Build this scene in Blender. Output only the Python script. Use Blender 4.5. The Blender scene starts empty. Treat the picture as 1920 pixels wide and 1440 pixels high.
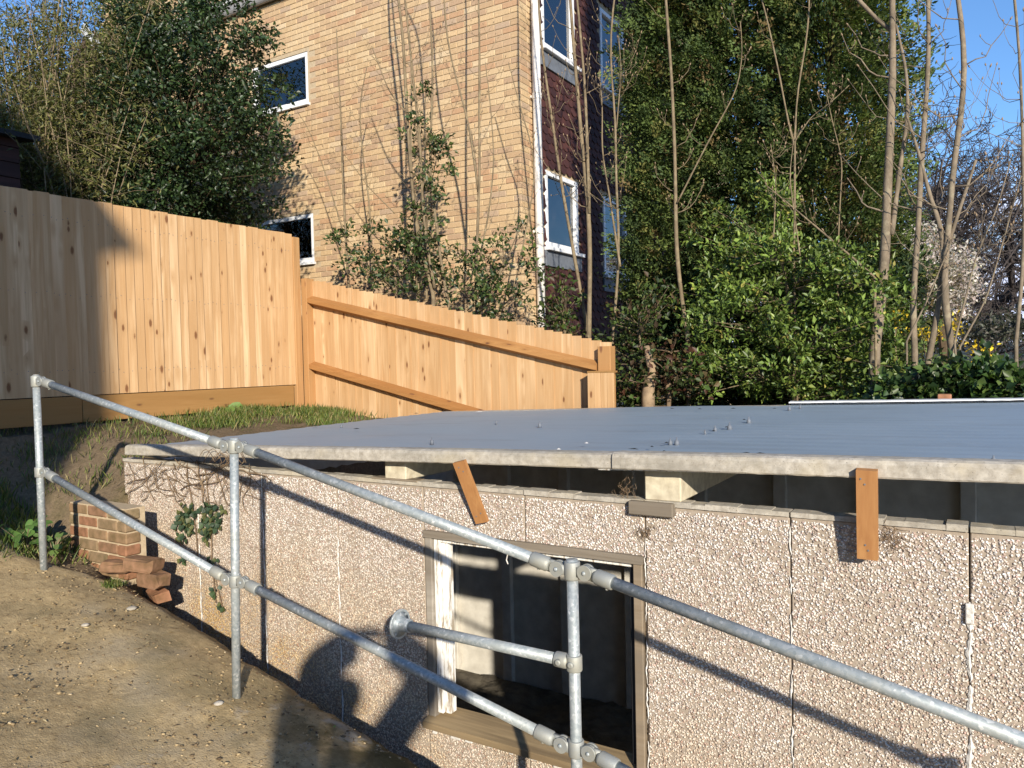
import bpy, math, random
import numpy as np
from mathutils import Vector, Matrix

random.seed(7)
rng = np.random.default_rng(7)
scene = bpy.context.scene
COL = scene.collection
pi = math.pi

# ------------------------------------------------------------------ camera
# world: x runs along the garage wall, y across the garage, z up; floor of the garage z = 0
Z0 = 2.4                                     # height of the lens
FPX = 1450.0                                 # focal length in photo pixels (1920 wide)
CR = np.array([0.85292, 0.521587, -0.021791])
CF = np.array([-0.522037, 0.852363, -0.030914])
CU = np.array([0.00245, 0.037743, 0.999284])
CAM = np.array([0.0, 0.0, Z0])
cam_data = bpy.data.cameras.new('camera')
cam_data.sensor_width = 36.0
cam_data.lens = 36.0 * FPX / 1920.0
cam_data.clip_start = 0.03
cam_data.clip_end = 3000.0
cam = bpy.data.objects.new('camera', cam_data)
COL.objects.link(cam)
cam.matrix_world = Matrix(((CR[0], CU[0], -CF[0], CAM[0]),
                           (CR[1], CU[1], -CF[1], CAM[1]),
                           (CR[2], CU[2], -CF[2], CAM[2]),
                           (0, 0, 0, 1)))
scene.camera = cam

# ------------------------------------------------------------------ sky, sun, exposure
LIGHT = Vector((-0.6383, 0.6973, -0.3260)).normalized()      # the way sunlight travels
TO_SUN = -LIGHT
SUN_EL = math.asin(TO_SUN.z)
SUN_AZ = math.atan2(TO_SUN.x, TO_SUN.y)
world = bpy.data.worlds.new('World')
scene.world = world
world.use_nodes = True
wn = world.node_tree
for n_ in list(wn.nodes):
    wn.nodes.remove(n_)
w_out = wn.nodes.new('ShaderNodeOutputWorld')
w_bg = wn.nodes.new('ShaderNodeBackground')
w_sky = wn.nodes.new('ShaderNodeTexSky')
w_sky.sky_type = 'NISHITA'
w_sky.sun_disc = False
w_sky.sun_elevation = SUN_EL
w_sky.sun_rotation = SUN_AZ
w_sky.air_density = 1.0
w_sky.dust_density = 0.0
w_sky.ozone_density = 6.0
w_bg.inputs['Strength'].default_value = 0.138
# low banks of fair-weather cloud all the way round the horizon
w_tc = wn.nodes.new('ShaderNodeTexCoord')
w_map = wn.nodes.new('ShaderNodeMapping'); w_map.inputs['Scale'].default_value = (1.0, 1.0, 2.6)
w_no = wn.nodes.new('ShaderNodeTexNoise')
w_no.inputs['Scale'].default_value = 3.4; w_no.inputs['Detail'].default_value = 7.0; w_no.inputs['Roughness'].default_value = 0.55
w_sep = wn.nodes.new('ShaderNodeSeparateXYZ')
w_h = wn.nodes.new('ShaderNodeMapRange')
w_h.inputs['From Min'].default_value = 0.06; w_h.inputs['From Max'].default_value = 0.24
w_h.inputs['To Min'].default_value = 0.34; w_h.inputs['To Max'].default_value = -0.25
w_add = wn.nodes.new('ShaderNodeMath'); w_add.operation = 'ADD'
w_r = wn.nodes.new('ShaderNodeMapRange'); w_r.interpolation_type = 'SMOOTHSTEP'
w_r.inputs['From Min'].default_value = 0.52; w_r.inputs['From Max'].default_value = 0.78
w_mix = wn.nodes.new('ShaderNodeMix'); w_mix.data_type = 'RGBA'
w_mix.inputs[7].default_value = (5.0, 5.5, 7.2, 1.0)
wn.links.new(w_tc.outputs['Generated'], w_map.inputs['Vector'])
wn.links.new(w_map.outputs['Vector'], w_no.inputs['Vector'])
wn.links.new(w_tc.outputs['Generated'], w_sep.inputs[0])
wn.links.new(w_sep.outputs['Z'], w_h.inputs['Value'])
wn.links.new(w_no.outputs['Fac'], w_add.inputs[0])
wn.links.new(w_h.outputs['Result'], w_add.inputs[1])
wn.links.new(w_add.outputs[0], w_r.inputs['Value'])
wn.links.new(w_r.outputs['Result'], w_mix.inputs[0])
wn.links.new(w_sky.outputs['Color'], w_mix.inputs[6])
wn.links.new(w_mix.outputs[2], w_bg.inputs['Color'])
wn.links.new(w_bg.outputs['Background'], w_out.inputs['Surface'])

sun_data = bpy.data.lights.new('sun', 'SUN')
sun_data.energy = 4.4
sun_data.angle = math.radians(0.9)
sun_data.color = (1.0, 0.91, 0.77)
sun = bpy.data.objects.new('sun', sun_data)
COL.objects.link(sun)
sun.rotation_euler = TO_SUN.to_track_quat('Z', 'Y').to_euler()
sun.location = (8, -10, 12)

scene.view_settings.view_transform = 'Standard'
scene.view_settings.look = 'None'
scene.view_settings.gamma = 1.0
scene.view_settings.use_curve_mapping = False
scene.view_settings.exposure = 0.62
scene.render.engine = 'CYCLES'

# ------------------------------------------------------------------ helpers
def ray(px, py):
    return CF + CR * (px - 960) / FPX - CU * (py - 720) / FPX
def onY(px, py, Y):                          # where a line of sight meets the plane y = Y
    q = ray(px, py); return CAM + q * (Y / q[1])
def onX(px, py, X):
    q = ray(px, py); return CAM + q * (X / q[0])

class MB:
    """collects shapes; build() links them as ONE mesh object"""
    def __init__(s):
        s.v = []; s.f = []; s.c = []
    def add(s, verts, faces, col=(1, 1, 1)):
        o = len(s.v)
        s.v.extend([tuple(p) for p in verts])
        s.c.extend([col] * len(verts))
        s.f.extend([tuple(i + o for i in f) for f in faces])
        return s
    def box(s, x0, x1, y0, y1, z0, z1, col=(1, 1, 1)):
        return s.add([(x0, y0, z0), (x1, y0, z0), (x1, y1, z0), (x0, y1, z0),
                      (x0, y0, z1), (x1, y0, z1), (x1, y1, z1), (x0, y1, z1)],
                     [(0, 3, 2, 1), (4, 5, 6, 7), (0, 1, 5, 4), (1, 2, 6, 5), (2, 3, 7, 6), (3, 0, 4, 7)], col)
    def bbox(s, x0, x1, y0, y1, z0, z1, b=0.004, col=(1, 1, 1)):
        """box with all edges chamfered by b"""
        xs = (x0, x1); ys = (y0, y1); zs = (z0, z1)
        V = []; idx = {}
        for i in (0, 1):
            for j in (0, 1):
                for k in (0, 1):
                    sx = b if i == 0 else -b; sy = b if j == 0 else -b; sz = b if k == 0 else -b
                    for a, p in enumerate(((xs[i], ys[j] + sy, zs[k] + sz), (xs[i] + sx, ys[j], zs[k] + sz), (xs[i] + sx, ys[j] + sy, zs[k]))):
                        idx[(i, j, k, a)] = len(V); V.append(p)
        F = []
        for i in (0, 1):
            q = [idx[(i, 0, 0, 0)], idx[(i, 1, 0, 0)], idx[(i, 1, 1, 0)], idx[(i, 0, 1, 0)]]
            F.append(q if i else q[::-1])
            q = [idx[(0, i, 0, 1)], idx[(1, i, 0, 1)], idx[(1, i, 1, 1)], idx[(0, i, 1, 1)]]
            F.append(q[::-1] if i else q)
            q = [idx[(0, 0, i, 2)], idx[(1, 0, i, 2)], idx[(1, 1, i, 2)], idx[(0, 1, i, 2)]]
            F.append(q if i else q[::-1])
        for i in (0, 1):
            for j in (0, 1):
                F.append([idx[(i, j, 0, 0)], idx[(i, j, 1, 0)], idx[(i, j, 1, 1)], idx[(i, j, 0, 1)]])
                F.append([idx[(i, 0, j, 0)], idx[(i, 1, j, 0)], idx[(i, 1, j, 2)], idx[(i, 0, j, 2)]])
                F.append([idx[(0, i, j, 1)], idx[(1, i, j, 1)], idx[(1, i, j, 2)], idx[(0, i, j, 2)]])
                for k in (0, 1):
                    F.append([idx[(i, j, k, 0)], idx[(i, j, k, 1)], idx[(i, j, k, 2)]])
        return s.add(V, F, col)
    def beam(s, a, b, w, h, up=(0, 0, 1), col=(1, 1, 1)):
        """rectangular bar from a to b, w across, h along up"""
        a = Vector(a); b = Vector(b); d = (b - a).normalized()
        r = d.cross(Vector(up)).normalized(); q = r.cross(d).normalized()
        V = []
        for p in (a, b):
            for (i, j) in ((-1, -1), (1, -1), (1, 1), (-1, 1)):
                V.append(p + r * (i * w / 2) + q * (j * h / 2))
        return s.add(V, [(0, 1, 2, 3), (7, 6, 5, 4), (0, 4, 5, 1), (1, 5, 6, 2), (2, 6, 7, 3), (3, 7, 4, 0)], col)
    def tube(s, pts, rad, sides=6, caps=True, col=(1, 1, 1)):
        P = [Vector(p) for p in pts]; n = len(P)
        if not hasattr(rad, '__len__'): rad = [rad] * n
        base = len(s.v); prev = None
        for i in range(n):
            d = (P[min(i + 1, n - 1)] - P[max(i - 1, 0)])
            if d.length < 1e-9: d = Vector((0, 0, 1))
            d.normalize()
            if prev is None:
                r = d.cross(Vector((0, 0, 1)) if abs(d.z) < .9 else Vector((1, 0, 0))).normalized()
            else:
                r = (prev - d * prev.dot(d)).normalized()
            prev = r; q = d.cross(r)
            for k in range(sides):
                a = 2 * pi * k / sides
                s.v.append(tuple(P[i] + (r * math.cos(a) + q * math.sin(a)) * rad[i])); s.c.append(col)
        for i in range(n - 1):
            for k in range(sides):
                a = base + i * sides + k; b = base + i * sides + (k + 1) % sides
                s.f.append((a, b, b + sides, a + sides))
        if caps:
            s.f.append(tuple(base + k for k in range(sides))[::-1])
            s.f.append(tuple(base + (n - 1) * sides + k for k in range(sides)))
        return s
    def mesh(s, name, smooth=False):
        m = bpy.data.meshes.new(name)
        m.from_pydata(s.v, [], s.f)
        ca = m.color_attributes.new('tint', 'FLOAT_COLOR', 'POINT')
        arr = np.ones((len(s.v), 4), np.float32); arr[:, :3] = np.array(s.c, np.float32).reshape(-1, 3)
        ca.data.foreach_set('color', arr.ravel())
        if smooth:
            m.polygons.foreach_set('use_smooth', [True] * len(m.polygons))
        m.update()
        return m
    def build(s, name, mat, parent=None, smooth=False):
        return link(name, s.mesh(name, smooth), mat, parent)

def link(name, m, mat=None, parent=None, loc=None):
    if mat is not None and not m.materials: m.materials.append(mat)
    o = bpy.data.objects.new(name, m); COL.objects.link(o)
    if loc is not None: o.location = loc
    if parent is not None: adopt(o, parent)
    return o
def world_loc(p):
    l = Vector(p.location)
    return l if p.parent is None else l
def adopt(o, parent):
    o.parent = parent
    o.matrix_parent_inverse = parent_world(parent).inverted()
def parent_world(p):
    m = Matrix.LocRotScale(p.location, p.rotation_euler, p.scale)
    if p.parent is not None: m = parent_world(p.parent) @ p.matrix_parent_inverse @ m
    return m
def tag(o, label=None, cat=None, group=None, kind=None):
    if label: o['label'] = label
    if cat: o['category'] = cat
    if group: o['group'] = group
    if kind: o['kind'] = kind
    return o
def thing(name, loc, label, cat, group=None):
    o = bpy.data.objects.new(name, None); COL.objects.link(o)
    o.empty_display_size = 0.1; o.location = loc
    return tag(o, label, cat, group)
def np_mesh(name, V, Fc, tint=None, smooth=False):
    """V (N,3), Fc (M,k) equal-size faces, tint (N,3)"""
    V = np.asarray(V, np.float32); Fc = np.asarray(Fc, np.int32)
    m = bpy.data.meshes.new(name)
    k = Fc.shape[1]
    m.vertices.add(len(V)); m.vertices.foreach_set('co', V.ravel())
    m.loops.add(Fc.size); m.loops.foreach_set('vertex_index', Fc.ravel())
    m.polygons.add(len(Fc)); m.polygons.foreach_set('loop_start', np.arange(0, Fc.size, k, dtype=np.int32))
    try: m.polygons.foreach_set('loop_total', np.full(len(Fc), k, np.int32))
    except Exception: pass
    if smooth: m.polygons.foreach_set('use_smooth', np.ones(len(Fc), bool))
    if tint is not None:
        ca = m.color_attributes.new('tint', 'FLOAT_COLOR', 'POINT')
        arr = np.ones((len(V), 4), np.float32); arr[:, :3] = tint
        ca.data.foreach_set('color', arr.ravel())
    m.update(calc_edges=True); m.validate()
    return m
def unit(a):
    return a / np.maximum(np.linalg.norm(a, axis=-1, keepdims=True), 1e-9)

# ------------------------------------------------------------------ materials
class NT:
    def __init__(s, name, rough=0.8, spec=0.5, metal=0.0):
        s.m = bpy.data.materials.new(name); s.m.use_nodes = True
        s.t = s.m.node_tree; s.b = s.t.nodes['Principled BSDF']
        s.b.inputs['Roughness'].default_value = rough
        s.b.inputs['Specular IOR Level'].default_value = spec
        s.b.inputs['Metallic'].default_value = metal
        s._tc = None
    def n(s, kind, **kw):
        nd = s.t.nodes.new(kind)
        for k, v in kw.items():
            if hasattr(nd, k) and k not in nd.inputs: setattr(nd, k, v)
            else: s.put(nd.inputs[k], v)
        return nd
    def put(s, sock, v):
        if hasattr(v, 'is_output'): s.t.links.new(v, sock)
        else:
            if sock.type == 'RGBA' and len(v) == 3: v = (*v, 1)
            sock.default_value = v
    def coord(s, which='Object'):
        if s._tc is None: s._tc = s.n('ShaderNodeTexCoord')
        return s._tc.outputs[which]
    def mapping(s, scale=(1, 1, 1), vec=None, loc=(0, 0, 0), rot=(0, 0, 0)):
        nd = s.n('ShaderNodeMapping'); s.put(nd.inputs['Vector'], vec if vec is not None else s.coord())
        nd.inputs['Scale'].default_value = scale
        s.put(nd.inputs['Location'], loc); nd.inputs['Rotation'].default_value = rot
        return nd.outputs[0]
    def noise(s, scale, detail=4, vec=None, rough=0.55, dist=0.0):
        nd = s.n('ShaderNodeTexNoise'); s.put(nd.inputs['Vector'], vec if vec is not None else s.coord())
        nd.inputs['Scale'].default_value = scale; nd.inputs['Detail'].default_value = detail
        nd.inputs['Roughness'].default_value = rough; nd.inputs['Distortion'].default_value = dist
        return nd.outputs['Fac']
    def ramp(s, fac, stops):
        nd = s.n('ShaderNodeValToRGB'); s.put(nd.inputs[0], fac); e = nd.color_ramp.elements
        while len(e) < len(stops): e.new(0.5)
        for el, (p, c) in zip(e, stops):
            el.position = p; el.color = (*c, 1) if len(c) == 3 else c
        return nd.outputs[0]
    def rng(s, fac, a, b, c=0.0, d=1.0, smooth=False):
        nd = s.n('ShaderNodeMapRange'); s.put(nd.inputs[0], fac)
        for i, v in zip((1, 2, 3, 4), (a, b, c, d)): nd.inputs[i].default_value = v
        if smooth: nd.interpolation_type = 'SMOOTHSTEP'
        return nd.outputs[0]
    def mix(s, fac, a, b, blend='MIX'):
        nd = s.n('ShaderNodeMix', data_type='RGBA', blend_type=blend)
        s.put(nd.inputs[0], fac); s.put(nd.inputs[6], a); s.put(nd.inputs[7], b)
        return nd.outputs[2]
    def math(s, op, a, b=0.0):
        nd = s.n('ShaderNodeMath', operation=op); s.put(nd.inputs[0], a); s.put(nd.inputs[1], b)
        return nd.outputs[0]
    def tint(s):
        return s.n('ShaderNodeVertexColor', layer_name='tint').outputs['Color']
    def random(s):
        return s.n('ShaderNodeObjectInfo').outputs['Random']
    def base(s, c): s.put(s.b.inputs['Base Color'], c); return s
    def rough(s, r): s.put(s.b.inputs['Roughness'], r); return s
    def bump(s, h, strength=0.3, dist=0.01):
        nd = s.n('ShaderNodeBump'); s.put(nd.inputs['Height'], h)
        nd.inputs['Strength'].default_value = strength; nd.inputs['Distance'].default_value = dist
        s.t.links.new(nd.outputs[0], s.b.inputs['Normal']); return s

def wood_mat(name, light, dark, knot, grain_axis='z', knots=True, rough=0.75):
    t = NT(name, rough, 0.3)
    off = t.math('MULTIPLY', t.random(), 37.0)
    cmb = t.n('ShaderNodeCombineXYZ'); 
    for i in range(3): t.put(cmb.inputs[i], off)
    sc = {'x': (0.045, 1, 1), 'y': (1, 0.045, 1), 'z': (1, 1, 0.045)}[grain_axis]
    v = t.mapping(sc, loc=cmb.outputs[0])
    g1 = t.noise(34, 5, v, 0.6, 0.4)
    g2 = t.noise(7, 3, v, 0.5, 0.2)
    c = t.mix(t.rng(g1, .38, .64), light, dark)
    c = t.mix(t.rng(g2, .40, .66, 0, .55), c, dark)
    # heartwood bands from board to board
    c = t.mix(t.rng(t.random(), .35, 1, 0, .75), c, (light[0] * .74, light[1] * .63, light[2] * .50))
    c = t.mix(t.rng(t.random(), 0, .3, .5, 0), c, (min(.84, light[0] * 1.12), light[1] * 1.16, light[2] * 1.22))
    # pale sapwood and warm heartwood within one board
    hb = t.noise(5.5, 2, t.mapping(tuple(1.0 if q == 1 else .12 for q in sc), loc=cmb.outputs[0]), .5)
    c = t.mix(t.rng(hb, .45, .58, 0, .65), c, dark)
    kh = None
    if knots:
        sk = {'x': (5, 13, 13), 'y': (13, 5, 13), 'z': (13, 13, 5)}[grain_axis]
        vo = t.n('ShaderNodeTexVoronoi', feature='F1'); t.put(vo.inputs['Vector'], t.mapping(sk, loc=cmb.outputs[0])); vo.inputs['Scale'].default_value = 1.0
        kd = t.math('ADD', vo.outputs['Distance'], t.rng(t.noise(60, 2), 0, 1, -.04, .04))
        gate = t.n('ShaderNodeSeparateColor'); t.put(gate.inputs[0], vo.outputs['Color'])
        kd = t.math('DIVIDE', kd, t.rng(gate.outputs[1], 0, 1, .35, 1.5))
        kf = t.rng(kd, .09, .20, 1, 0, True)
        halo = t.rng(kd, .12, .55, .75, 0, True)
        gt = t.math('GREATER_THAN', gate.outputs[0], 0.52)
        c = t.mix(t.math('MULTIPLY', halo, gt), c, dark)
        c = t.mix(t.math('MULTIPLY', kf, gt), c, knot)
    t.base(c); t.bump(g1, .25, .004)
    return t.m
M = {}
M['fence'] = wood_mat('new_softwood', (0.67, 0.465, 0.265), (0.45, 0.27, 0.125), (0.19, 0.085, 0.035))
M['fence_rail'] = wood_mat('treated_softwood_rail', (0.42, 0.215, 0.075), (0.31, 0.145, 0.045), (0.16, .07, .03), 'x')
M['fence_gravel'] = wood_mat('treated_gravel_board', (0.40, 0.235, 0.09), (0.30, 0.165, 0.055), (0.15, .07, .03), 'y')
M['fence_post'] = wood_mat('treated_post', (0.52, 0.315, 0.145), (0.40, 0.215, 0.085), (0.2, .09, .04))
M['batten'] = wood_mat('batten_softwood', (0.44, 0.225, 0.085), (0.34, 0.155, 0.055), (0.2, .08, .03), 'z', False)
M['old_wood'] = wood_mat('weathered_grey_timber', (0.33, 0.29, 0.235), (0.17, 0.14, 0.105), (.1, .08, .06), 'x', False)
M['sill_wood'] = wood_mat('weathered_sill_timber', (0.34, 0.245, 0.13), (0.13, 0.09, 0.05), (.1, .08, .06), 'x', False)
M['shed_wood'] = wood_mat('dark_stained_shed_board', (0.075, 0.035, 0.030), (0.04, 0.02, 0.018), (.02, .01, .01), 'y', False)

def peeling():
    t = NT('peeling_white_paint', .6, .4)
    v = t.mapping((1, 1, .18))
    a = t.noise(38, 6, v, .65)
    c = t.mix(t.rng(a, .50, .60), (.80, .78, .73), (.36, .30, .22))
    t.base(c).bump(a, .4, .004); return t.m
M['peeling'] = peeling()

def simple(name, c1, c2, scale=12, rough=.8, spec=.4, metal=0, bump=.2, bd=.005, detail=5, tint=False):
    t = NT(name, rough, spec, metal)
    a = t.noise(scale, detail)
    c = t.mix(t.rng(a, .3, .72), c1, c2)
    if tint: c = t.mix(1.0, t.tint(), c, 'MULTIPLY')
    t.base(c)
    if bump: t.bump(a, bump, bd)
    return t.m
M['brick'] = simple('stock_brick', (1.06, 1.04, 1.0), (.78, .75, .70), 55, .88, .25, bump=.5, bd=.004, tint=True)
M['mortar'] = simple('sandy_mortar', (.52, .415, .275), (.40, .31, .20), 40, .95, .2)
M['red_brick'] = simple('old_red_brick', (1.05, 1.0, .95), (.50, .52, .42), 17, .92, .2, bump=.7, bd=.008, tint=True)
M['tile'] = simple('hung_clay_tile', (1.0, 1.0, 1.0), (.65, .62, .6), 30, .8, .3, tint=True)
M['upvc'] = simple('white_upvc', (.80, .81, .82), (.74, .75, .76), 3, .35, .5, bump=0)
M['pipe_white'] = simple('white_painted_pipe', (.80, .78, .74), (.60, .57, .52), 14, .45, .5, bump=.1)
M['pipe_grey'] = simple('grey_plastic_gutter', (.30, .29, .28), (.20, .195, .19), 8, .4, .5, bump=0)
M['lead'] = simple('grey_lead_apron', (.17, .19, .22), (.12, .13, .15), 10, .6, .4)
M['felt'] = simple('dark_roof_felt', (.035, .04, .045), (.02, .022, .025), 60, .9, .3)
M['rooftile'] = simple('dark_roof_tile', (.13, .08, .06), (.08, .05, .04), 20, .85, .3)
M['void'] = simple('painted_dim_interior', (.030, .032, .036), (.018, .019, .02), 3, .9, .2, bump=0)  # near-black: darkness of unlit interiors put into the colour
M['inner_concrete'] = simple('grey_precast_concrete', (.62, .59, .52), (.46, .43, .37), 9, .92, .2)
M['cream_paint'] = simple('flaking_cream_paint', (.66, .60, .45), (.42, .36, .26), 22, .75, .3, bump=.4)
M['mossy_floor'] = simple('damp_earth_floor', (.16, .14, .105), (.07, .06, .048), 9, .95, .2, bump=.8, bd=.03)
M['white_board'] = simple('white_weatherboard', (.66, .66, .64), (.50, .50, .48), 8, .6, .4)

def glass():
    t = NT('window_glass', .03, .5)
    t.b.inputs['Base Color'].default_value = (.8, .85, .88, 1)
    t.b.inputs['IOR'].default_value = 1.5
    gl = t.n('ShaderNodeBsdfGlossy'); gl.inputs['Roughness'].default_value = .02; gl.inputs['Color'].default_value = (1, 1, 1, 1)
    tr = t.n('ShaderNodeBsdfTransparent'); tr.inputs['Color'].default_value = (.72, .78, .8, 1)
    fr = t.n('ShaderNodeFresnel'); fr.inputs['IOR'].default_value = 1.9
    wv = t.noise(2.2, 2); bp = t.n('ShaderNodeBump'); t.put(bp.inputs['Height'], wv); bp.inputs['Strength'].default_value = .06; bp.inputs['Distance'].default_value = .05
    t.t.links.new(bp.outputs[0], gl.inputs['Normal'])
    mx = t.n('ShaderNodeMixShader'); t.put(mx.inputs[0], t.math('MULTIPLY', fr.outputs[0], 1.25)); t.t.links.new(tr.outputs[0], mx.inputs[1]); t.t.links.new(gl.outputs[0], mx.inputs[2])
    out = [n for n in t.t.nodes if n.type == 'OUTPUT_MATERIAL'][0]
    t.t.links.new(mx.outputs[0], out.inputs['Surface'])
    return t.m
M['glass'] = glass()

def galv():
    t = NT('galvanised_steel', .5, .5, .25)
    vo = t.n('ShaderNodeTexVoronoi', feature='F1'); t.put(vo.inputs['Vector'], t.mapping((1, 1, 1))); vo.inputs['Scale'].default_value = 90
    sc = t.n('ShaderNodeSeparateColor'); t.put(sc.inputs[0], vo.outputs['Color'])
    big = t.noise(9, 4)
    c = t.ramp(sc.outputs[0], [(0, (.27, .31, .325)), (.6, (.35, .385, .395)), (.93, (.42, .445, .45)), (1, (.62, .64, .64))])
    c = t.mix(t.rng(big, .45, .75, 0, .5), c, (.33, .335, .29))
    t.base(c).rough(t.rng(big, .2, .8, .42, .62)).bump(sc.outputs[0], .12, .002)
    return t.m
M['galv'] = galv()
def cast():
    t = NT('cast_galvanised_fitting', .62, .5, .4)
    a = t.noise(130, 3); b = t.noise(14, 3)
    t.base(t.mix(t.rng(b, .35, .7), (.33, .345, .335), (.40, .395, .335))).bump(a, .25, .002); return t.m
M['cast'] = cast()

def roofpaint():
    t = NT('blue_grey_roof_paint', .55, .4)
    v = t.mapping((.12, 1, 1)); a = t.noise(26, 5, v); b = t.noise(1.3, 4); s_ = t.noise(60, 2)
    c = t.mix(t.rng(a, .3, .75), (.285, .355, .415), (.26, .325, .385))
    c = t.mix(t.rng(b, .45, .75, 0, .5), c, (.31, .38, .435))
    c = t.mix(t.rng(s_, .70, .78, 0, .6), c, (.10, .12, .15))
    st = t.noise(3.2, 6, t.mapping((.35, 1.6, 1)), .65); c = t.mix(t.rng(st, .52, .68, 0, .45), c, (.20, .225, .25))
    c = t.mix(t.rng(t.noise(11, 6, None, .7), .60, .70, 0, .5), c, (.36, .40, .44))
    t.base(c).rough(t.rng(b, .2, .8, .48, .7)).bump(a, .2, .004); return t.m
M['roof'] = roofpaint()
def verge():
    t = NT('weathered_fibre_cement', .92, .2)
    a = t.noise(30, 7, None, .65); b = t.noise(5, 4); sp = t.noise(140, 3)
    c = t.mix(t.rng(a, .35, .68), (.52, .48, .41), (.31, .275, .225))
    c = t.mix(t.rng(t.noise(2.4, 6, t.mapping((1, 1, 3)), .7), .48, .66, 0, .7), c, (.26, .24, .20))
    c = t.mix(t.rng(b, .5, .7, 0, .55), c, (.50, .43, .30))
    c = t.mix(t.rng(sp, .62, .70, 0, .7), c, (.14, .125, .10))
    t.base(c).bump(a, .4, .006); return t.m
M['verge'] = verge()
def chip():
    t = NT('exposed_stone_chippings', .75, .35)
    gm = t.n('ShaderNodeNewGeometry'); sx = t.n('ShaderNodeSeparateXYZ'); t.put(sx.inputs[0], gm.outputs['Position'])
    # green-brown algae where the wall stays damp: the far left foot of the wall
    left = t.rng(sx.outputs['X'], -5.2, -2.0, 1.0, 0.0)
    low = t.rng(sx.outputs['Z'], .55, 1.75, 1.0, 0.0)
    f = t.math('MULTIPLY', t.math('ADD', t.math('MULTIPLY', left, .95), .38), low)
    nz = t.noise(3.0, 6, gm.outputs['Position'])
    f = t.math('MULTIPLY', f, t.rng(nz, .25, .65, .35, 1.25))
    c = t.mix(f, t.tint(), t.mix(1.0, t.tint(), (.76, .58, .30), 'MULTIPLY'))
    # rain streaks and grime below the roof edge, patchy
    gz_ = t.noise(1.6, 6, t.mapping((2.6, 1, .45), gm.outputs['Position']), .62)
    c = t.mix(t.math('MULTIPLY', t.rng(gz_, .50, .68), t.rng(t.noise(14, 4, gm.outputs['Position']), .3, .7, .2, .55)), c, t.mix(1.0, c, (.62, .56, .46), 'MULTIPLY'))
    t.base(c); return t.m
M['chip'] = chip()
M['matrix'] = simple('chipping_bed_cement', (.40, .335, .265), (.30, .245, .19), 60, .95, .2)
M['joint'] = simple('white_joint_filler', (.72, .70, .66), (.50, .47, .42), 60, .9, .2, bump=.6, bd=.01)

def pathmat():
    t = NT('dirty_concrete_path', .95, .2)
    p = t.mapping((1, 1, 1))
    a = t.noise(2.0, 6, p, .6); b = t.noise(22, 8, p, .7); m = t.noise(1.1, 5, p); s_ = t.noise(120, 4, p)
    c = t.mix(t.rng(b, .35, .68), (.46, .345, .185), (.27, .195, .10))
    c = t.mix(t.rng(a, .50, .68, 0, .65), c, (.37, .31, .215))
    c = t.mix(t.rng(m, .56, .72, 0, .5), c, (.47, .36, .16))
    c = t.mix(t.rng(s_, .62, .72, 0, .8), c, (.36, .30, .20))
    c = t.mix(t.rng(t.noise(90, 3, p), .63, .70, 0, .7), c, (.055, .04, .025))
    # damp moss and pale worn cement along the lip nearest the garage
    gm = t.n('ShaderNodeNewGeometry'); sx = t.n('ShaderNodeSeparateXYZ'); t.put(sx.inputs[0], gm.outputs['Position'])
    lip = t.math('MULTIPLY', t.rng(sx.outputs['Y'], 2.2, 2.75), t.rng(sx.outputs['X'], -3.4, -2.7))
    mo = t.noise(5.0, 5, p)
    c = t.mix(t.math('MULTIPLY', lip, t.rng(mo, .42, .55, 0, .85)), c, (.055, .048, .016))
    c = t.mix(t.math('MULTIPLY', t.rng(sx.outputs['X'], -3.3, -2.9), t.rng(t.noise(2.6, 6, p, .7), .56, .63, 0, .8)), c, (.36, .33, .28))
    t.base(c); h = t.math('ADD', t.math('MULTIPLY', a, .6), t.math('ADD', t.math('MULTIPLY', b, .7), t.math('MULTIPLY', s_, .45)))
    c2 = t.mix(t.rng(t.noise(1.7, 7, t.mapping((1, 1, 1), None, (3, 8, 1)), .62), .50, .60, 0, .55), c, (.19, .155, .085)); t.base(c2)
    t.bump(h, .55, .022); return t.m
M['path'] = pathmat()
def soil():
    t = NT('garden_soil', .97, .15)
    a = t.noise(3, 6); b = t.noise(40, 6, None, .7)
    c = t.mix(t.rng(b, .3, .7), (.25, .185, .115), (.13, .095, .058))
    c = t.mix(t.rng(a, .5, .65, 0, .6), c, (.075, .075, .025))
    t.base(c).bump(b, .8, .02); return t.m
M['soil'] = soil()
M['field'] = simple('far_fields', (.06, .085, .03), (.10, .095, .05), .05, .95, .1, bump=0)
M['hill'] = simple('far_wooded_hill', (.045, .06, .05), (.085, .085, .07), .12, .95, .1, bump=0)

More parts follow.
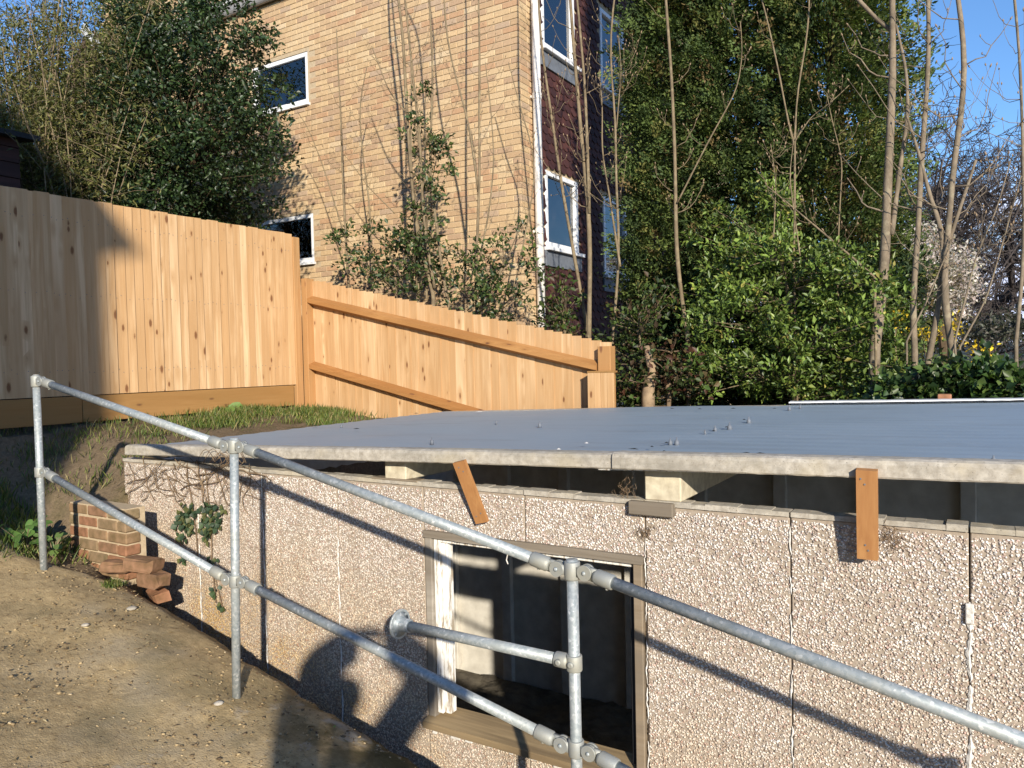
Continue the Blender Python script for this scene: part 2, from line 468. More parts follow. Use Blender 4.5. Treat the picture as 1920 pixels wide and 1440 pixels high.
def leafmat(name, rough, spec, trans=.25):
    t = NT(name, rough, spec)
    c = t.tint(); t.base(c)
    tl = t.n('ShaderNodeBsdfTranslucent'); t.put(tl.inputs['Color'], t.mix(1.0, c, (1.25, 1.35, .55), 'MULTIPLY'))
    mx = t.n('ShaderNodeMixShader'); mx.inputs[0].default_value = trans
    out = [n for n in t.t.nodes if n.type == 'OUTPUT_MATERIAL'][0]
    t.t.links.new(t.b.outputs[0], mx.inputs[1]); t.t.links.new(tl.outputs[0], mx.inputs[2]); t.t.links.new(mx.outputs[0], out.inputs['Surface'])
    return t.m
M['leaf_gloss'] = leafmat('glossy_evergreen_leaf', .42, .45, .18)
M['leaf'] = leafmat('soft_leaf', .5, .4, .28)
M['needle'] = leafmat('conifer_spray', .65, .25, .15)
M['petal'] = leafmat('petal', .6, .3, .35)
def bark(name, a, b):
    t = NT(name, .9, .2); v = t.mapping((1, 1, .35)); n1 = t.noise(70, 6, v, .7); n2 = t.noise(7, 5)
    c = t.mix(t.rng(n1, .35, .7), a, b); c = t.mix(t.rng(n2, .45, .62, 0, .7), c, tuple(x * .5 for x in a)); c = t.mix(t.rng(t.noise(13, 4), .55, .68, 0, .55), c, (a[0] * 1.25, a[1] * 1.35, a[2] * 1.3))
    t.base(c).bump(n1, .5, .006); return t.m
M['bark_sapling'] = bark('olive_brown_sapling_bark', (.26, .20, .125), (.16, .12, .07))
M['bark_grey'] = bark('grey_brown_bark', (.27, .215, .15), (.17, .13, .09))
M['bark_oak'] = bark('dark_oak_bark', (.085, .07, .065), (.05, .042, .04))
M['bark_dark'] = bark('dark_bark', (.12, .085, .05), (.07, .05, .03))
M['bark_red'] = bark('reddish_twig_bark', (.16, .075, .05), (.1, .05, .035))
M['vine'] = bark('dry_vine', (.25, .175, .11), (.16, .11, .07))
M['straw'] = simple('litter', (1, 1, 1), (.8, .8, .8), 50, .9, .2, bump=0, tint=True)
M['cloth'] = simple('dark_coat_cloth', (.03, .035, .05), (.02, .024, .035), 60, .9, .2)
M['skin'] = simple('skin', (.52, .33, .25), (.46, .28, .21), 20, .55, .4, bump=0)
M['phone'] = simple('phone_shell', (.03, .03, .035), (.02, .02, .025), 5, .25, .5, bump=0)
M['stump'] = simple('sawn_stump', (.36, .26, .16), (.20, .14, .09), 16, .9, .2)

# ------------------------------------------------------------------ the ground
LANE = 0.245                                  # fall of the path along +x
def path_z(x, y):
    z = Z0 - 1.63 - LANE * (x + 3.185)
    z += 0.16 * max(0.0, 2.0 - y)             # it banks up away from the garage
    z -= 0.21 * min(.45, max(0.0, y - 2.45))  # and tips towards it at the lip
    return max(z, 0.05) if x > 2.2 else z
def smooth(a, b, t):
    t = min(1, max(0, (t - a) / (b - a))); return t * t * (3 - 2 * t)
def ground_z(x, y):
    lane = path_z(x, y) - 0.05
    plateau = Z0 - 0.50 - 0.08 * (x + 6.95)
    up = smooth(2.95, 3.9, y) * .55 + smooth(2.93, 3.02, y) * .45
    k = up * (1 - smooth(-5.05, -4.95, x))
    # bank behind the first post rises to the fence
    far = smooth(-5.42, -7.2, x) * .75 * smooth(1.0, 3.0, y)
    k = max(k, far)
    z = lane * (1 - k) + plateau * k
    if x > -5.22 and y > 3.2: z = -0.9
    elif x > -5.0 and y > 2.88: z = min(z, path_z(x, 2.8) - .55)
    if y > 6.45:
        back = Z0 - 0.9 - 0.17 * max(0, x + 6.9)
        b = smooth(6.45, 6.6, y); z = z * (1 - b) + max(back, Z0 - 2.6) * b
        if x < -6.6: z = plateau
    if x < -6.8: z = max(z, Z0 - .55)
    return z
def grid(name, x0, x1, y0, y1, st, zf, mat, jit=0.0, mask=None):
    nx = int((x1 - x0) / st) + 1; ny = int((y1 - y0) / st) + 1
    V = np.zeros((nx * ny, 3), np.float32)
    for j in range(ny):
        for i in range(nx):
            x = x0 + i * st; y = y0 + j * st
            V[j * nx + i] = (x, y, zf(x, y))
    if jit: V[:, 2] += rng.normal(0, jit, len(V))
    a = (np.arange(ny - 1)[:, None] * nx + np.arange(nx - 1)[None, :]).ravel()
    Fq = np.stack([a, a + 1, a + 1 + nx, a + nx], 1)
    return link(name, np_mesh(name, V, Fq, smooth=True), mat)
g = grid('garden_ground', -13.0, 4.0, -7.0, 9.0, 0.08, ground_z, M['soil'], 0.008)
tag(g, 'brown garden soil sloping from the fence to the path', kind='structure')
far = MB()
far.add([(-1200, -1200, -1.4), (1200, -1200, -1.4), (1200, 2000, -1.4), (-1200, 2000, -1.4)], [(0, 1, 2, 3)])
tag(far.build('ground', M['field']), 'open land stretching away to the horizon', kind='structure')
# ground the houses and hedge stand on, out to the near distance
def yard_z(x, y):
    return -1.35 + 2.2 * smooth(6.0, -6.0, x) * smooth(60, 20, y) + rng.normal(0, .01)
yg = grid('yard', -34.0, 22.0, 8.9, 60.0, 0.8, yard_z, M['soil'])
tag(yg, 'rough ground behind the hedge and the house', kind='structure')
# far hill
def hill():
    V = []; Fc = []
    n = 60
    for i in range(n + 1):
        a = -1.9 + 3.6 * i / n
        d = 420
        x = math.sin(a) * d; y = math.cos(a) * d
        h = 11 + 3.0 * math.sin(i * .35) + 1.6 * math.sin(i * .9 + 1)
        V += [(x * .8, y * .8, -1.5), (x, y, h * .75), (x * 1.25, y * 1.25, h), (x * 1.8, y * 1.8, -1.5)]
        if i:
            for k in range(3):
                b = (i - 1) * 4 + k; Fc.append((b, b + 4, b + 5, b + 1))
    return np_mesh('hill', V, Fc, smooth=True)
tag(link('hill', hill(), M['hill']), 'low blue-green hill on the horizon', kind='structure')

# the path: a cast slab with a broken lip along the garage side
def path_slab():
    xs = np.arange(-5.6, 3.2, .05); ys = np.arange(-4.0, 2.86, .07)
    V = []; nx = len(xs); Fc = []
    def lip(x): return 2.855 + .006 * math.sin(x * 9.1) + .005 * math.sin(x * 31 + 1) + (.018 * math.sin(x * 5.1) if x > -3 else 0) - (0.32 * smooth(-4.55, -5.2, x))
    for j, y in enumerate(ys):
        for x in xs:
            yy = -4.0 + (lip(x) + 4.0) * j / (len(ys) - 1)
            z = path_z(x, yy) + .006 * math.sin(x * 5 + yy * 3) + .004 * math.sin(x * 13 - yy * 11) + rng.normal(0, .0022)
            if j == len(ys) - 1: z -= .012 + abs(rng.normal(0, .006))
            V.append((x, yy, z))
    for j in range(len(ys) - 1):
        for i in range(nx - 1):
            a = j * nx + i; Fc.append((a, a + 1, a + nx + 1, a + nx))
    o = len(V); last = (len(ys) - 1) * nx
    for i, x in enumerate(xs):
        p = V[last + i]; V.append((p[0], p[1] - .02, p[2] - .7))
    for i in range(nx - 1):
        Fc.append((last + i, last + i + 1, o + i + 1, o + i))
    return np_mesh('path', V, Fc, smooth=True)
pt = link('path', path_slab(), M['path'])
tag(pt, 'sloping dirty concrete path with a broken edge beside the garage', kind='structure')

# ------------------------------------------------------------------ the garage
GX0, GX1 = -5.28, 1.84                        # wall from corner to far end
GY0, GY1 = 3.255, 6.36
PW = 0.6294
ZT = Z0 - 0.664                               # top of the precast panels
WZ0, WZ1 = Z0 - 1.93, Z0 - 0.90               # window opening
gar = thing('garage', ((GX0 + GX1) / 2, (GY0 + GY1) / 2, 0), 'old precast garage of pebble-faced panels under a blue-grey corrugated roof', 'garage')
J = [GX0] + [-4.4568 + PW * k for k in range(0, 11)]
J[1] = -4.457
CHIP_COL = np.array([(.80, .74, .67), (.70, .61, .52), (.78, .74, .70), (.50, .38, .29), (.33, .21, .15), (.50, .30, .24), (.24, .185, .15), (.46, .42, .39), (.84, .81, .77)])
CHIP_COL = CHIP_COL * .76 + CHIP_COL.mean(0) * .24 * 1.0 + np.array([.035, .045, .055])
CHIP_P = np.array([.24, .16, .15, .12, .08, .05, .06, .05, .09])
OCT = np.array([(1, 0, 0), (-1, 0, 0), (0, 1, 0), (0, -1, 0), (0, 0, 1), (0, 0, -1)], float)
OCTF = np.array([(0, 2, 4), (2, 1, 4), (1, 3, 4), (3, 0, 4), (2, 0, 5), (1, 2, 5), (3, 1, 5), (0, 3, 5)])
def rand_rot(n):
    q = unit(rng.normal(size=(n, 4))); w, x, y, z = q.T
    return np.stack([np.stack([1 - 2 * (y * y + z * z), 2 * (x * y - z * w), 2 * (x * z + y * w)], -1),
                     np.stack([2 * (x * y + z * w), 1 - 2 * (x * x + z * z), 2 * (y * z - x * w)], -1),
                     np.stack([2 * (x * z - y * w), 2 * (y * z + x * w), 1 - 2 * (x * x + y * y)], -1)], 1)
def chips(x0, x1, z0, z1, yface, dens=18500):
    if x0 > .4: dens = 13000
    tone = rng.uniform(.93, 1.06)
    n = int((x1 - x0) * (z1 - z0) * dens)
    c = np.stack([rng.uniform(x0 + .004, x1 - .004, n), np.full(n, yface) + rng.uniform(-.0015, .0025, n), rng.uniform(z0 + .004, z1 - .004, n)], 1)
    sz = rng.uniform(.0038, .0072, n)[:, None] * rng.uniform(.7, 1.3, (n, 3))
    R = rand_rot(n)
    V = np.einsum('nij,nkj->nki', R, OCT[None] * sz[:, None, :]) 
    V[:, :, 1] *= .38
    V += c[:, None, :]
    Fc = (OCTF[None] + 6 * np.arange(n)[:, None, None]).reshape(-1, 3)
    col = CHIP_COL[rng.choice(len(CHIP_COL), n, p=CHIP_P)] * rng.uniform(.8, 1.15, (n, 1)) * tone
    return V.reshape(-1, 3), Fc, np.repeat(np.clip(col, 0, .85), 6, 0)
for k in range(len(J) - 1):
    x0, x1 = J[k] + .0025, J[k + 1] - .0025
    spans = [(-.8, ZT)]
    if k in (4, 5): spans = [(WZ1, ZT), (-.8, WZ0)]
    for (a, b) in spans:
        bx = MB().bbox(x0, x1, GY0 + .004, GY0 + .055, a, b, .004)
        po = bx.build('wall_panel', M['matrix'], gar)
        zlo = max(a, path_z(x0, 2.85) - .65, -.6)
        if b - zlo > .05:
            V, Fc, tc = chips(x0, x1, zlo, b - .012, GY0 + .003)
            so = link('stone_chippings', np_mesh('stone_chippings', V, Fc, tc), M['chip'], po)
            tag(so, kind='stuff')
# bare concrete top edge over the panels, in lengths
for k in range(len(J) - 1):
    e = MB(); n = 9
    for i in range(n):
        a = J[k] + .004 + (J[k + 1] - J[k] - .008) * i / n; b = J[k] + .004 + (J[k + 1] - J[k] - .008) * (i + 1) / n
        e.box(a, b + .0005, GY0 - .004 - random.uniform(0, .005), GY0 + .075, ZT + .001, ZT + .020 + random.uniform(0, .007))
    e.build('panel_top_edge', M['verge'], gar)
# filler smeared down the joints: white, ragged
def filler(x, z0, z1, w):
    """thin smears of filler, broken into short lengths"""
    m = MB(); z = z0
    while z < z1:
        L = random.uniform(.04, .22); n = max(2, int(L / .012)); V = []; Fc = []
        ph = random.uniform(0, 9)
        for i in range(n + 1):
            e = max(0.0, math.sin(pi * i / n)) ** .4
            cx = x + .0025 * math.sin(ph + i * .45) + random.gauss(0, .0012); ww = w * e * random.uniform(.55, 1.35) + .0006
            V += [(cx - ww, GY0 - .0005, z + L * i / n), (cx, GY0 - .002 - .003 * e, z + L * i / n), (cx + ww * random.uniform(.4, 1.4), GY0 - .0005, z + L * i / n)]
            if i:
                b = (i - 1) * 3; Fc += [(b, b + 1, b + 4, b + 3), (b + 1, b + 2, b + 5, b + 4)]
        m.add(V, Fc); z += L + random.choice((0, .01, .03, .08))
    return tag(m.build('joint_filler', M['joint'], gar), kind='stuff')
for k, lo, hi, w in ((1, .55, 1.35, .005), (2, .35, 1.70, .0045), (3, .3, 1.45, .006), (6, .2, 1.52, .003), (7, .2, 1.58, .004), (8, .2, 1.38, .009), (9, .2, 1.4, .006)):
    filler(J[k], lo, hi, w)
MB().bbox(J[8] - .014, J[8] + .014, GY0 - .016, GY0 + .001, 1.40, 1.475, .004).build('joint_patch', M['joint'], gar)
# open shadow joints above the filler are real gaps: a dark strip behind
for k in range(1, len(J) - 1):
    MB().box(J[k] - .009, J[k] + .009, GY0 + .020, GY0 + .066, WZ1 + .01 if k == 5 else -.5, ZT - .01 if k in (2, 3, 4, 5) else ZT - .25).build('joint_backing', M['matrix'], gar)

# other walls, inside piers, floor
MB().bbox(GX0, GX0 + .05, GY0 + .058, GY1, -.8, ZT - .02, .004).build('side_wall', M['inner_concrete'], gar)
# unseen far end left open to let light in: two added jambs
for a_, b_ in ((GY0 + .058, GY0 + .28), (GY1 - .28, GY1)):
    MB().bbox(GX1 - .05, GX1, a_, b_, -.8, ZT + .05, .004).build('light_opening_jamb', M['inner_concrete'], gar)
for k in range(11):
    a = GX0 + .06 + k * .64
    MB().bbox(a, a + .625, GY1 - .05, GY1, -.8, ZT + .02, .004).build('back_panel', M['inner_concrete'], gar)
    if k: MB().bbox(a - .055, a + .045, GY1 - .115, GY1 - .052, -.8, ZT, .006).build('inside_pier', M['inner_concrete'], gar)
for k in (1, 2, 3, 4, 6, 7, 8, 9, 10):
    MB().bbox(J[k] - .045, J[k] + .045, GY0 + .068, GY0 + .13, -.8, ZT - .005, .006).build('inside_pier', M['inner_concrete'], gar)
fl = grid('garage_floor', GX0 + .05, GX1 - .05, GY0 + .06, GY1 - .05, .07, lambda x, y: -.70 + .03 * math.sin(x * 7) * math.sin(y * 5) + .1 * max(0, random.gauss(0, .2)), M['mossy_floor'])
adopt(fl, gar)

# roof: corrugated sheets rising slightly along +x, waves across y
RY0, RY1 = 3.175, 6.42
def roof_z(x, y):
    f = (x + 5.0) / 5.1
    zf = Z0 - .552 + .135 * f
    zb = Z0 - .522 + .150 * f
    return zf + (zb - zf) * (y - RY0) / (RY1 - RY0) + .010 * math.sin(pi * min(1, max(0, f)))
def sheet(x0a, x0b, x1, lift):
    ny = 150; nx = 26; V = []; Fc = []
    for j in range(ny + 1):
        y = RY0 + (RY1 - RY0) * j / ny
        w0 = math.sin(2 * pi * (y - RY0) / .15)
        for i in range(nx + 1):
            xs = x0a + (x0b - x0a) * (j / ny) - (.028 * max(0, w0) if x0a < -3 else 0)
            x = xs + (x1 - xs) * i / nx
            w = w0 * .0006
            V.append((x, y, roof_z(x, y) + w + lift + .003 * math.sin(x * 2.1 + y)))
    for j in range(ny):
        for i in range(nx):
            a = j * (nx + 1) + i; Fc.append((a, a + 1, a + nx + 2, a + nx + 1))
    o = len(V)
    for j in range(ny + 1):
        p = V[j * (nx + 1)]; V.append(p); V.append((p[0] + .001, p[1], p[2] - (.006 if x0a < -3 else .0014)))
    for j in range(ny):
        Fc.append((o + 2 * j, o + 2 * j + 2, o + 2 * j + 3, o + 2 * j + 1))
    return np_mesh('roof_sheet', V, Fc, smooth=False)
for m_ in (sheet(-5.12, -4.70, -1.20, 0.0), sheet(-1.36, -1.36, 2.0, .0015)):
    m_.polygons.foreach_set('use_smooth', np.ones(len(m_.polygons), bool))
    link('roof_sheet', m_, M['roof'], gar)
# rolled verge cappings along the front, two lengths, the second lapping over the first
def capping(x0, x1, y, lift, depth, sgn=-1, thick=1.0):
    prof = [(.11, .010), (.05, .014), (.008, .013), (-.008, .006), (-.014, -.008), (-.015, -depth + .006), (-.010, -depth), (.002, -depth), (.003, -.012), (.05, .004), (.11, .001)]
    n = 90; V = []; Fc = []; P = len(prof)
    for i in range(n + 1):
        x = x0 + (x1 - x0) * i / n
        zz = roof_z(x, y) + lift
        for (dy, dz) in prof:
            V.append((x, y + dy * -sgn * thick + rng.normal(0, .0005), zz + dz + rng.normal(0, .0006)))
        if i:
            for k in range(P):
                a = (i - 1) * P + k; b = (i - 1) * P + (k + 1) % P
                Fc.append((a, b, b + P, a + P))
    m = MB(); m.add(V, Fc + [tuple(range(P)), tuple(n * P + k for k in range(P))[::-1]])
    return m
capping(-5.12, -1.36, 3.185, .008, .056).build('verge_capping', M['verge'], gar)
capping(-1.42, 1.95, 3.172, .014, .060).build('verge_capping', M['verge'], gar)
# its strip of paler fascia beneath the lap
MB().beam((-1.50, 3.190, roof_z(-1.5, 3.2) - .048), (-1.02, 3.190, roof_z(-1.0, 3.2) - .044), .012, .016).build('fascia_strip', M['peeling'], gar)
capping(-4.70, -1.30, 6.42, -.012, .05, 1).build('verge_capping', M['verge'], gar)
tag(capping(-1.32, 1.95, 6.43, .018, .035, 1).build('verge_capping', M['upvc'], gar), 'white plastic capping on the far roof edge')
# hook bolts with pointed caps and dabs of sealant
def bolt_at(px, py, s=1.0, lift=.012):
    best = None
    for y in np.arange(RY0 + .1, RY1, .02):
        p = onY(px, py, y)
        d = p[2] - roof_z(p[0], y) - lift
        if best is None or abs(d) < best[0]: best = (abs(d), p)
    p = best[1]; z = roof_z(p[0], p[1])
    s *= .48; m = MB(); h = .045 * s
    m.tube([(p[0], p[1], z), (p[0], p[1], z + .02 + .010 * s), (p[0], p[1], z + .022 + .012 * s), (p[0], p[1], z + .02 + h)], [.026 * s, .020 * s, .010 * s, .005 * s], 9)
    m.build('roof_bolt', M['lead'], gar, True)
for (x, y, s) in ((810, 830, 1.0), (1012, 798, 1.1), (1257, 832, .9), (1269, 832, 1.1), (1341, 806, .9), (1368, 803, 1.3), (1404, 791, 1.2), (1480, 767, 1.1), (1500, 764, .7), (1322, 812, .6), (1863, 871, .8), (930, 793, .5), (640, 800, .8)):
    bolt_at(x, y, s)
def fleck(x, y, w, l, mat):
    p = None; best = 9
    for yy in np.arange(RY0 + .1, RY1, .02):
        q = onY(x, y, yy); d = abs(q[2] - roof_z(q[0], yy) - .022)
        if d < best: best = d; p = q
    m = MB(); n = 8; z = roof_z(p[0], p[1]) + .022
    V = [(p[0], p[1], z + .006)]; 
    for k in range(n):
        a = 2 * pi * k / n; V.append((p[0] + math.cos(a) * l * random.uniform(.6, 1.2), p[1] + math.sin(a) * w * random.uniform(.6, 1.2), z))
    m.add(V, [(0, 1 + k, 1 + (k + 1) % n) for k in range(n)]); return m.build('roof_debris', mat, gar)
for (x, y, w, l, mt) in ((898, 772, .02, .05, 'joint'), (1100, 831, .012, .014, 'joint'), (1048, 850, .010, .014, 'joint'), (669, 804, .02, .03, 'felt'), (1190, 842, .006, .03, 'felt'), (1250, 830, .012, .012, 'felt'), (1338, 808, .01, .012, 'felt'), (1362, 801, .012, .012, 'felt'), (1395, 787, .012, .012, 'felt'), (1222, 838, .01, .01, 'felt'), (1245, 848, .01, .012, 'felt'), (1400, 853, .008, .03, 'felt'), (1425, 859, .008, .03, 'felt'), (1260, 766, .01, .02, 'felt'), (1312, 767, .01, .02, 'felt'), (1375, 766, .01, .02, 'felt'), (1452, 766, .012, .015, 'felt'), (780, 775, .015, .03, 'felt'), (590, 798, .015, .03, 'felt')):
    fleck(x, y, w, l, M[mt])
# roof timbers carried on the wall: tapered cream beam ends over the panels
def rafter(x, w, zlo, depth):
    m = MB()
    m.bbox(x - w / 2, x + w / 2, GY0 + .005, GY1 - .06, zlo, roof_z(x, 4) - .035, .006)
    return m.build('roof_beam', M['cream_paint'], gar)
rafter(-2.76, .15, ZT + .022, 0); rafter(-1.225, .17, ZT + .022, 0); rafter(.45, .17, ZT + .022, 0)
# timber packer under the second beam
MB().bbox(-1.375, -1.165, GY0 - .035, GY0 + .05, ZT - .042, ZT + .020, .005).build('timber_packer', M['old_wood'], gar)
MB().bbox(-2.92, -2.60, GY0 - .012, GY0 + .06, ZT + .021, ZT + .030, .002).build('timber_packer', M['old_wood'], gar)
# two new battens nailed across verge and panel
def batten(a, b, w, th):
    m = MB(); m.beam(a, b, w, th, (0, -1, 0)); o = m.build('batten', M['batten'], gar)
    for q in (.10, .16, .84, .9):
        p = Vector(a).lerp(Vector(b), q) + Vector((random.uniform(-.02, .02), -th / 2 - .001, 0)); MB().tube([p, p + Vector((0, -.002, 0))], .0035, 7).build('nail', M['lead'], o)
    return o
batten((-2.245, 3.145, Z0 - .500), (-2.166, 3.222, Z0 - .815), .072, .020)
batten((-.378, 3.140, Z0 - .437), (-.383, 3.190, Z0 - .783), .072, .032)

# window: old timber frame in an unglazed opening
WX0, WX1 = -2.557, -1.322
win = MB().box(WX0, WX0 + .002, GY0 + .02, GY0 + .022, WZ0, WZ0 + .002).build('window_frame', M['peeling'], gar)
MB().bbox(WX0 + .001, WX0 + .045, GY0 - .012, GY0 + .10, WZ0 + .03, WZ1 - .035, .004).build('outer_jamb', M['old_wood'], win)
MB().bbox(WX0 + .047, WX0 + .085, GY0 + .006, GY0 + .09, WZ0 + .05, WZ1 - .037, .004).build('inner_jamb', M['peeling'], win)
MB().bbox(WX0 + .087, WX0 + .125, GY0 + .022, GY0 + .075, WZ0 + .05, WZ1 - .06, .004).build('sash_stile', M['peeling'], win)
MB().bbox(WX1 - .045, WX1 - .001, GY0 - .010, GY0 + .10, WZ0 + .03, WZ1 - .035, .004).build('outer_jamb', M['old_wood'], win)
MB().bbox(WX1 - .075, WX1 - .047, GY0 + .02, GY0 + .08, WZ0 + .05, WZ1 - .037, .004).build('inner_jamb', M['void'], win)  # unlit-interior dark put into this jamb's colour
hd = MB()
for i in range(6):
    a = WX0 - .004 + (WX1 - WX0 + .008) * i / 6; b = WX0 - .004 + (WX1 - WX0 + .008) * (i + 1) / 6
    hd.box(a, b, GY0 - .018, GY0 + .09, WZ1 - .033 - random.uniform(0, .004), WZ1 + .004)
hd.build('window_head', M['old_wood'], win)
MB().bbox(WX0 + .047, WX1 - .047, GY0 + .01, GY0 + .07, WZ1 - .058, WZ1 - .036, .003).build('head_bead', M['peeling'], win)
sl = MB(); sl.add([(WX0 - .01, GY0 - .055, WZ0 - .02), (WX1 + .01, GY0 - .055, WZ0 - .02), (WX1 + .01, GY0 + .11, WZ0 - .02), (WX0 - .01, GY0 + .11, WZ0 - .02),
                   (WX0 - .01, GY0 - .055, WZ0 + .015), (WX1 + .01, GY0 - .055, WZ0 + .015), (WX1 + .01, GY0 + .11, WZ0 + .05), (WX0 - .01, GY0 + .11, WZ0 + .05)],
                  [(0, 3, 2, 1), (4, 5, 6, 7), (0, 1, 5, 4), (1, 2, 6, 5), (2, 3, 7, 6), (3, 0, 4, 7)])
sl.build('window_sill', M['sill_wood'], win)
fl2 = MB()
x = WX0 + .02
while x < WX1:
    w = random.uniform(.02, .07); fl2.bbox(x, x + w, GY0 - .012, GY0 + .004, WZ0 - .045 - random.uniform(0, .02), WZ0 - .021, .004); x += w + random.choice((.0, .03, .09))
fl2.build('cement_bed', M['joint'], win)
# cobweb threads and a rag of string under the head
ht = MB(); p0 = onY(950, 1030, GY0 + .05)
ht.tube([p0, p0 + np.array([.004, 0, -.03]), p0 + np.array([-.003, 0, -.055]), p0 + np.array([.006, 0, -.075])], .0035, 5); ht.build('hanging_string', M['joint'], win)

# ------------------------------------------------------------------ the handrail
PR = .0212
rail = thing('handrail', (-3.1, 2.49, path_z(-3.1, 2.49)), 'galvanised tubular handrail stepping down the path in front of the garage', 'handrail')
posts = [((-4.903, 2.49), Z0 - .030), ((-3.135, 2.505), Z0 - .350), ((-1.283, 2.485), Z0 - .728), ((.70, 2.36), Z0 - 1.10)]
leans = [0.0, -.035, .004, 0.0]
def post_pt(i, drop):
    (x, y), z = posts[i]
    return Vector((x + leans[i] * drop, y, z - drop))
RAILS_TOP = [.036, .042, .040, .04]
LOW_Z = [Z0 - .617, Z0 - 1.058, Z0 - 1.423, Z0 - 1.83]
for i in range(4):
    base = path_z(*posts[i][0]) - .05
    top = post_pt(i, 0); L = top.z - base
    MB().tube([post_pt(i, L), post_pt(i, 0)], PR, 20).build('post', M['galv'], rail, False)
    for o in [rail.children[-1]]: o.data.polygons.foreach_set('use_smooth', [len(p.vertices) == 4 for p in o.data.polygons])
def smooth_sides(o):
    o.data.polygons.foreach_set('use_smooth', [len(p.vertices) == 4 for p in o.data.polygons]); return o
def disc(m, c, axis, r, t, sides=18):
    a = Vector(axis).normalized(); c = Vector(c); m.tube([c - a * t / 2, c + a * t / 2], r, sides)
def collar(i, drop, h=.062, cap=False):
    a = post_pt(i, drop - h / 2); b = post_pt(i, drop + h / 2)
    m = MB(); d = (b - a).normalized()
    m.tube([a, a + d * .004, b - d * .004, b], [.0275, .0295, .0295, .0275], 20)
    o = smooth_sides(m.build('clamp_collar', M['cast'], rail))
    if cap:
        q = MB(); q.tube([a - d * .004, a - d * .009], [.0195, .014], 16); smooth_sides(q.build('end_cap', M['cast'], o))
    return o
def swivel(i, drop, dirv, parent):
    """fork lugs, pin and socket for a rail that leaves post i along dirv; returns the socket mouth"""
    d = Vector(dirv).normalized()
    hz = Vector((d.x, d.y, 0)).normalized(); side = hz.cross(Vector((0, 0, 1)))
    c = post_pt(i, drop)
    pin = c + hz * .058 
    m = MB()
    for s in (-1, 1): disc(m, pin + side * s * .0125, side, .0285, .010, 20)
    m.beam(c + hz * .026, pin, .034, .036)
    smooth_sides(m.build('swivel_lug', M['cast'], parent))
    m = MB(); disc(m, pin, side, .0265, .014, 20); m.beam(pin, pin + d * .045, .016, .046, (0, 0, 1))
    a = pin + d * .034; b = pin + d * .112
    m.tube([a, a + d * .012, b - d * .004, b], [.020, .0275, .0275, .0255], 20)
    smooth_sides(m.build('rail_socket', M['cast'], parent))
    m = MB()
    for s in (-1, 1):
        p = pin + side * s * .0185; m.tube([p, p + side * s * .003, p + side * s * .006], [.0085, .0075, .003], 10)
    smooth_sides(m.build('pin_bolt', M['galv'], parent))
    m = MB(); p = pin + d * .085 - Vector((0, 0, .027)); m.tube([p, p - Vector((0, 0, .007))], [.007, .006], 8); m.build('grub_screw', M['cast'], parent)
    return pin + d * .09
for level in (0, 1):
    cols = []
    drops = []
    for i in range(4):
        dr = RAILS_TOP[i] if level == 0 else posts[i][1] - LOW_Z[i]
        drops.append(dr); cols.append(collar(i, dr, .066 if level == 0 else .06, level == 0))
    for i in range(3):
        a = post_pt(i, drops[i]); b = post_pt(i + 1, drops[i + 1])
        hz = Vector((b.x - a.x, b.y - a.y, 0)).normalized()
        d = (b - hz * .058) - (a + hz * .058)
        s0 = swivel(i, drops[i], d, cols[i]); s1 = swivel(i + 1, drops[i + 1], -d, cols[i + 1])
        smooth_sides(MB().tube([s0, s1], PR, 20).build('rail', M['galv'], rail))
# short level tube from the third post, ending in a loose wall flange
zb = Z0 - 1.108
cb = post_pt(2, posts[2][1] - zb)
fe = Vector((-2.118, 2.50, zb + .004))
db = (fe - cb).normalized()
cc = collar(2, posts[2][1] - zb, .058)
m = MB(); m.tube([cb + db * .02, cb + db * .032, cb + db * .072, cb + db * .076], [.024, .0285, .0285, .027], 18); smooth_sides(m.build('tee_socket', M['cast'], cc))
for q in (cb + db * .052, cb):
    m = MB(); m.tube([q - Vector((0, .026, 0)), q - Vector((0, .036, 0)), q - Vector((0, .037, 0))], [.0125, .0115, .006], 12)
    smooth_sides(m.build('screw_boss', M['cast'], cc))
smooth_sides(MB().tube([cb + db * .05, fe - db * .01], PR, 20).build('brace_tube', M['galv'], rail))
m = MB(); m.tube([fe - db * .062, fe - db * .058, fe - db * .030, fe - db * .012, fe - db * .009], [.0255, .0285, .0285, .034, .062], 26); m.tube([fe - db * .010, fe - db * .001, fe], [.0625, .0625, .060], 28)
flg = smooth_sides(m.build('wall_flange', M['galv'], rail))
for k in range(4):
    a = pi / 4 + k * pi / 2; r1 = db.cross(Vector((0, 0, 1))).normalized(); r2 = Vector((0, 0, 1))
    p = fe - db * .009 + (r1 * math.cos(a) + r2 * math.sin(a)) * .047
    MB().tube([p, p - db * .004], [.0065, .005], 8).build('screw', M['galv'], flg)

# ------------------------------------------------------------------ close-boarded fence on the left
FX = -6.95
f1 = thing('close_board_fence', (FX, 4.5, Z0 - .47), 'tall new close-board fence of upright boards over a gravel board', 'fence')
def feather(w, h, t1=.014, t2=.005, rake=0.0):
    """board in local coords: width along +y, face towards +x, tapering"""
    m = MB()
    n = 2
    m.add([(0, 0, 0), (t2, 0, 0), (t1, w, rake * 0), (0, w, 0),
           (0, 0, h), (t2, 0, h), (t1, w, h - rake * w), (0, w, h - rake * w)],
          [(0, 3, 2, 1), (4, 5, 6, 7), (0, 1, 5, 4), (1, 2, 6, 5), (2, 3, 7, 6), (3, 0, 4, 7)])
    return m.mesh('board')
bm_var = []
for k in range(6):
    m_ = feather(.125, 1.765 + random.uniform(-.003, .006)); m_.materials.append(M['fence']); bm_var.append(m_)
yE = 6.44
y = yE - .125; k = 0
